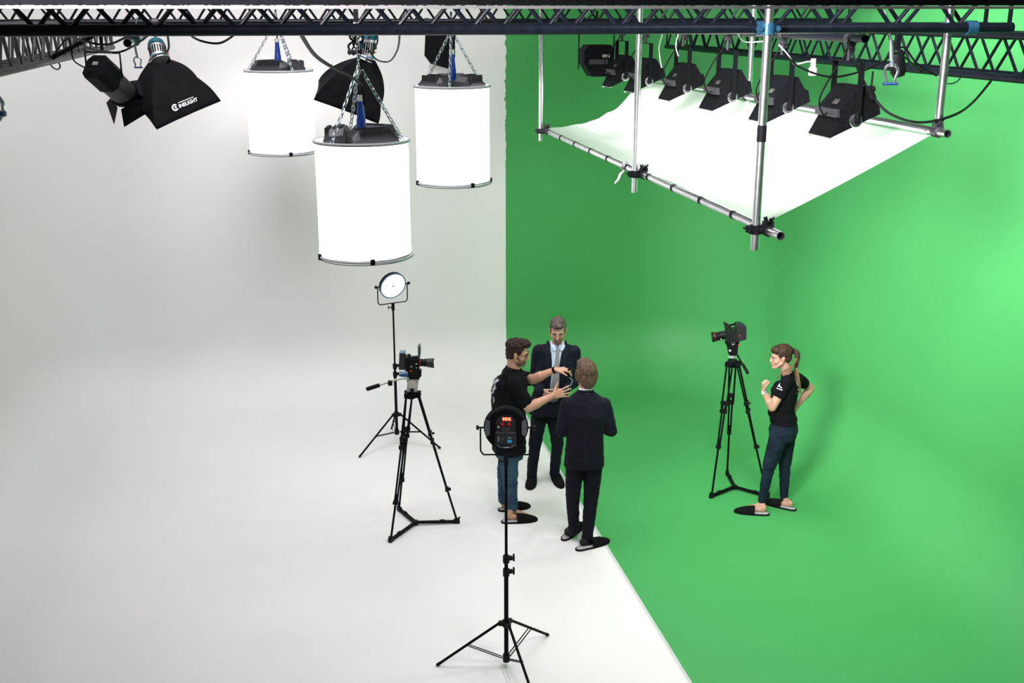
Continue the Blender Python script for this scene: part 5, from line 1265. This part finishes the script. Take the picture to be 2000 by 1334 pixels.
bm = BM(); loft(bm, [(B['pel']-V((0, 0, .08)), f*.125, lat*.165), (B['pel']+V((0, 0, .06)), f*.13, lat*.165)]); suit_legs(bm, {k.replace('N', 'L').replace('F', 'R'): v for k, v in B.j.items()}, (.095, .078, .074, .056)); blob('jeans', bm, jean1, pB, .0065, 3, .008, 11)
slipper(pB, atz(1050, 1016), atz(979, 1021), .056); slipper(pB, atz(1036, 990), atz(973, 998), .056)
face_parts(pB, B['head'], hB, 1.06, mat('lips_b', (.30, .11, .09), .5), mat('brow_dark', (.02, .012, .009), .8))
T = lambda x, y, z, B=hB, c=B['head'], s=1.06: c+B @ V((x*s, y*s, z*s))
bm = BM(); ell(bm, T(0, -.028, .060), (.088, .102, .074), hB); ell(bm, T(0, .030, .100), (.066, .068, .040), hB); ell(bm, T(0, .070, .098), (.050, .030, .028), hB)
for sx in (-1, 1): ell(bm, T(sx*.070, -.002, .040), (.014, .046, .046), hB); ell(bm, T(sx*.058, -.045, .0), (.022, .040, .055), hB)
ell(bm, T(0, -.064, -.005), (.070, .044, .075), hB)
hr = blob('hair', bm, hairB, pB, .004, 1, .011, 34, fz=1.0)
bm = BM(); ell(bm, T(0, .062, -.090), (.036, .032, .028), hB); ell(bm, T(0, .040, -.078), (.050, .045, .034), hB)
for sx in (-1, 1): limb(bm, T(sx*.061, .010, -.025), T(sx*.034, .054, -.086), .014, .015)
limb(bm, T(-.028, .078, -.054), T(.028, .078, -.054), .0075, .0075)
for sx in (-1, 1): ell(bm, T(sx*.041, .034, -.066), (.024, .040, .034), hB); ell(bm, T(sx*.054, .012, -.040), (.014, .022, .034), hB)
blob('beard', bm, mat('dark_stubble', (.15, .082, .056), .9, 0, .35, 70, .4, 260, .1), pB, .0035, 2, .0015, 60)
blk = mat('spectacle_black', (.008, .008, .009), .3)
bm = BM(); c_ = []
for sx in (-1, 1):
    pts = [T(sx*(.032+.021*math.cos(a)), .094-.010*abs(math.cos(a)), .002+.014*math.sin(a)) for a in [2*math.pi*i/18 for i in range(18)]]; tube(bm, pts, .0022, 6, closed=True)
    tube(bm, [T(sx*.053, .084, .006), T(sx*.074, .050, .008), T(sx*.082, .0, .004)], .0028, 6)
tube(bm, [T(-.011, .094, .004), T(0, .098, .007), T(.011, .094, .004)], .002, 6); obj('glasses', bm, blk, pB, smooth='all')
# white print on the back of the shirt
bvB = surface_of([ts]); bm = BM()
mk = [((-.10, .075), (-.055, .12)), ((-.085, .06), (-.03, .115)), ((-.10, .01), (-.04, .07)), ((-.085, -.005), (-.03, .05)), ((-.10, -.03), (-.06, .0)), ((-.10, -.09), (-.055, -.05)), ((-.095, -.12), (-.05, -.075))]
me = bpy.data.meshes.new('back_print')
for (x0, y0), (x1, y1) in mk:
    n_ = 6; dx, dy = (x1-x0), (y1-y0); l_ = math.hypot(dx, dy); ox, oy = -dy/l_*.007, dx/l_*.007
    prev = None
    for i in range(n_+1):
        t_ = i/n_; cur = (bm.verts.new((x0+dx*t_+ox, y0+dy*t_+oy, 0)), bm.verts.new((x0+dx*t_-ox, y0+dy*t_-oy, 0)))
        if prev: bm.faces.new((prev[0], prev[1], cur[1], cur[0]))
        prev = cur
bm.to_mesh(me); bm.free()
stick('back_print', me, mat('grey_print', (.5, .5, .56), .7), ts, bvB, at(971, 766, B.D-.1)+RT*.045, RT*.8-FW*.6, V((0, 0, 1)), (-RT*.75-FW*.65), .003)
bm = BM(); p = B['wrF']; dd = (B['wrF']-B['elF']).normalized(); cyl(bm, p-dd*.022, p+dd*.002, .033, .0325, n=20); obj('wristband', bm, rubber, pB, smooth=True)
# device held between the standing people
q = B['wrF']+RT*.125+V((0, 0, -.022))-FW*.02
t = thing('pocket_transmitter', 'small black transmitter held in the raised hand between the suited persons', 'transmitter', q)
bm = BM(); R = basis(RT*.6+V((0, 0, .8)), FW); box(bm, q, (.095, .022, .055), R, .006); obj('case', bm, plastic, t)
bm = BM(); box(bm, q+R.col[2]*.0+R.col[0]*.02-FW*.012, (.022, .003, .02), R); obj('display', bm, grey, t)
bm = BM(); tube(bm, spline([q-R.col[0]*.045, q+RT*.03-V((0, 0, .07)), q+RT*.02-V((0, 0, .12)), q-RT*.01-V((0, 0, .15)), q+RT*.02-V((0, 0, .175))]), .0028, 6); obj('cable', bm, mat('pale_green_cable', (.35, .55, .42), .5), t, smooth=True)

# ------------------------------------------------------------------ person with ponytail in black polo shirt and jeans
D = Fig(dist(atz(1494, 992)))
f, lat = dirs(-RT*.93+FW*.37)
for n_, x, y, d in [('pel', 1530, 838, 0), ('waist', 1527, 800, 0), ('chest', 1534, 762, 0), ('shc', 1545, 741, 0), ('neck', 1539, 729, 0), ('head', 1524, 697, -.0),
                    ('shN', 1537, 745, -.14), ('elN', 1508, 796, -.19), ('wrN', 1491.5, 763, -.17), ('shF', 1559, 741, .13), ('elF', 1583, 758, .22), ('wrF', 1556, 794, .10),
                    ('hipN', 1523, 846, -.07), ('hipF', 1536, 842, .08), ('kneeN', 1502.5, 909, -.08), ('kneeF', 1533, 904, .08), ('ankN', 1487, 984, -.07), ('ankF', 1531, 976, .09)]: D.p(n_, x, y, d)
pD = person_thing('person with long ponytail in black polo and jeans raising a fist', D['pel'])
hB = head_basis(-RT*.98-FW*.10-V((0, 0, .10)))
bm = BM(); head_shapes(bm, D['head'], hB, .98, True); limb(bm, D['head']-hB.col[1]*.025-hB.col[2]*.05, D['neck']-V((0, 0, .02)), .046, .050)
loft(bm, [(D['pel'], f*.105, lat*.15), (D['waist'], f*.085, lat*.115), (D['chest'], f*.10, lat*.14), (D['shc']-V((0, 0, .03)), f*.07, lat*.12), (D['neck'], f*.048, lat*.048)])
arm(bm, D['shN'], D['elN'], D['wrN'], (.050, .040, .036, .024)); arm(bm, D['shF'], D['elF'], D['wrF'], (.050, .040, .036, .024))
for s in 'NF': limb(bm, D['hip'+s], D['knee'+s], .07, .048); limb(bm, D['knee'+s], D['ank'+s], .045, .033)
hand(bm, D['wrN'], V((0, 0, 1))-RT*.12, RT*.95+FW*.12, -FW, (1.25, 1.35, 1.4, 1.4), .92, .3, .0, 1.2)
hand(bm, D['wrF'], -RT*.6-V((0, 0, .5))-FW*.5, -RT*.3+V((0, 0, -.3)), V((0, 0, 1)), (.3, .3, .3, .3), .92)
foot_shape(bm, D['ankN'], atz(1444, 999), atz(1498, 1003)); foot_shape(bm, D['ankF'], atz(1500, 983), atz(1549, 994))
blob('body', bm, skin3, pD, .0042, 3)
bm = BM(); loft(bm, [(D['pel']+V((0, 0, .085)), f*.130, lat*.172), (D['waist'], f*.118, lat*.145), (D['chest'], f*.128, lat*.165), (D['shc']-V((0, 0, .03)), f*.095, lat*.15), (D['neck']-V((0, 0, .028)), f*.062, lat*.068)])
ell(bm, D['chest']+f*.055+lat*.07+V((0, 0, .0)), (.075, .075, .070)); ell(bm, D['chest']+f*.055-lat*.07, (.075, .075, .070)); ell(bm, D['waist']+f*.03-V((0, 0, .04)), (.10, .12, .08))
limb(bm, D['shN'], D['shN'].lerp(D['elN'], .48), .062, .060); limb(bm, D['shF'], D['shF'].lerp(D['elF'], .42), .062, .058); limb(bm, D['shc'], D['shN'], .055, .06); limb(bm, D['shc'], D['shF'], .055, .06)
po = blob('polo_shirt', bm, tee, pD, .006, 4, .005, 10)
bm = BM(); torus(bm, D['neck']-V((0, 0, .012)), V((0, 0, 1))+f*.45, .058, .012, 28, 6); obj('polo_collar', bm, tee, po, loc=root_loc(pD), smooth=True)
bm = BM(); loft(bm, [(D['pel']-V((0, 0, .09)), f*.125, lat*.165), (D['pel'], f*.14, lat*.175), (D['pel']+V((0, 0, .085)), f*.118, lat*.155)]); ell(bm, D['pel']-f*.035+V((0, 0, .005)), (.105, .12, .09))
suit_legs(bm, {k.replace('N', 'L').replace('F', 'R'): v for k, v in D.j.items() if not k.startswith('ank')} | {'ankL': D['ankN'].lerp(D['kneeN'], .08), 'ankR': D['ankF'].lerp(D['kneeF'], .08)}, (.097, .066, .060, .040)); blob('jeans', bm, jean2, pD, .006, 3, .0035, 14)
slipper(pD, atz(1433, 1000), atz(1503, 1006), .050); slipper(pD, atz(1489, 981), atz(1555, 998), .050)
face_parts(pD, D['head'], hB, .98, mat('lips_d', (.42, .10, .09), .4), mat('brow_brown', (.05, .03, .02), .8), True)
T = lambda x, y, z, B=hB, c=D['head'], s=.98: c+B @ V((x*s, y*s, z*s))
bm = BM(); ell(bm, T(0, -.028, .052), (.078, .100, .074), hB); ell(bm, T(0, .028, .076), (.062, .062, .042), hB); ell(bm, T(0, -.06, -.006), (.066, .052, .062), hB)
for sx in (-1, 1): ell(bm, T(sx*.063, -.006, .040), (.013, .046, .040), hB)
limb(bm, T(0, -.09, .04), T(0, -.135, .045), .035, .028)
hr = blob('hair', bm, hairD, pD, .004, 2, .006, 30, fz=1.0)
# strands and ponytail
base = root_loc(pD)
h0 = T(0, -.125, .045)
q_ = lambda x, y, dd: at(x, y, D.D+dd)
bm = BM()
tube(bm, spline([h0, q_(1555.5, 689, 0), q_(1557.5, 698, -.02), q_(1556, 713, -.03), q_(1553, 727, -.05), q_(1556, 742, -.06), q_(1560, 756, -.05)], 6), [.018+.010*math.sin(min(1, i/16)*math.pi)-.0001*i for i in range(37)], 12)
pt_ = obj('ponytail', bm, hairD, hr, loc=base, smooth='all')
bm = BM()
tube(bm, spline([q_(1555, 700, -.03), q_(1551, 711, -.07), q_(1541, 720, -.13), q_(1528, 727, -.13), q_(1519, 737, -.11), q_(1516.5, 741, -.11)], 6), [.014-.010*i/30 for i in range(31)], 8)
tube(bm, spline([q_(1555, 704, -.04), q_(1549, 715, -.12), q_(1539, 724, -.19), q_(1531, 735, -.21)], 6), [.009-.005*i/18 for i in range(19)], 8)
obj('loose_strand', bm, hairD2, hr, loc=base, smooth='all')
bm = BM()
for k in range(3):
    tube(bm, spline([q_(1554+k, 718, -.06-.02*k), q_(1556+k*2, 736, -.09-.02*k), q_(1558+k*2.5, 752, -.10-.02*k), q_(1560+k*2, 766+4*k, -.09-.02*k)], 6), [.011-.008*i/18 for i in range(19)], 8)
obj('hair_ends', bm, hairD2, hr, loc=base, smooth='all')
bm = BM(); torus(bm, T(0, -.118, .046), hB.col[1], .030, .006, 20, 6); obj('hair_tie', bm, rubber, hr, loc=base, smooth=True)
# wrist watch
p = D['wrN'].lerp(D['elN'], .06); dd = (D['wrN']-D['elN']).normalized(); side = (-RT*.5-FW*.85); side = (side-dd*side.dot(dd)).normalized()
bm = BM(); cyl(bm, p-dd*.011, p+dd*.011, .0295, n=24); w_ = obj('wristwatch', bm, mat('watch_silver', (.65, .66, .68), .3, .8), pD, smooth=True)
bm = BM(); cyl(bm, p+side*.024, p+side*.036, .018, n=20); obj('watch_face', bm, whitep, w_, loc=base, smooth=True)
# sleeve emblem and back print
bvD = surface_of([po])
bm = BM()
for poly in ([(-.022, 0), (0, .036), (.0, .018), (-.010, 0)], [(.0, .036), (.022, 0), (.010, 0), (0, .018)], [(-.028, -.008), (.028, -.008), (.028, -.015), (-.028, -.015)], [(-.007, .002), (.007, .002), (0, .013)]):
    bm.faces.new([bm.verts.new((a, b, 0)) for a, b in poly])
me = bpy.data.meshes.new('sleeve_emblem'); bm.to_mesh(me); bm.free()
stick('sleeve_emblem', me, whiteink, po, bvD, at(1522.5, 757, D.D-.2), RT*.95-V((0, 0, .28)), V((0, 0, 1))+RT*.25, -FW, .003)
bm = BM()
for poly in ([(-.05, .06), (-.02, .13), (-.008, .13), (-.035, .06)], [(0, .13), (.04, .06), (.025, .06), (-.01, .12)], [(-.06, .035), (.06, .035), (.06, .02), (-.06, .02)], [(-.05, -.01), (.05, -.01), (.05, -.022), (-.05, -.022)], [(-.03, .075), (.03, .075), (.025, .085), (-.025, .085)]):
    bm.faces.new([bm.verts.new((a, b, 0)) for a, b in poly])
bmesh.ops.subdivide_edges(bm, edges=bm.edges[:], cuts=2, use_grid_fill=True)
me = bpy.data.meshes.new('back_print'); bm.to_mesh(me); bm.free()
stick('back_print', me, mat('mint_print', (.25, .5, .35), .7), po, bvD, at(1556, 765, D.D-.1), RT*.5-FW*.8, V((0, 0, 1)), (RT*.75-FW*.6), .003)
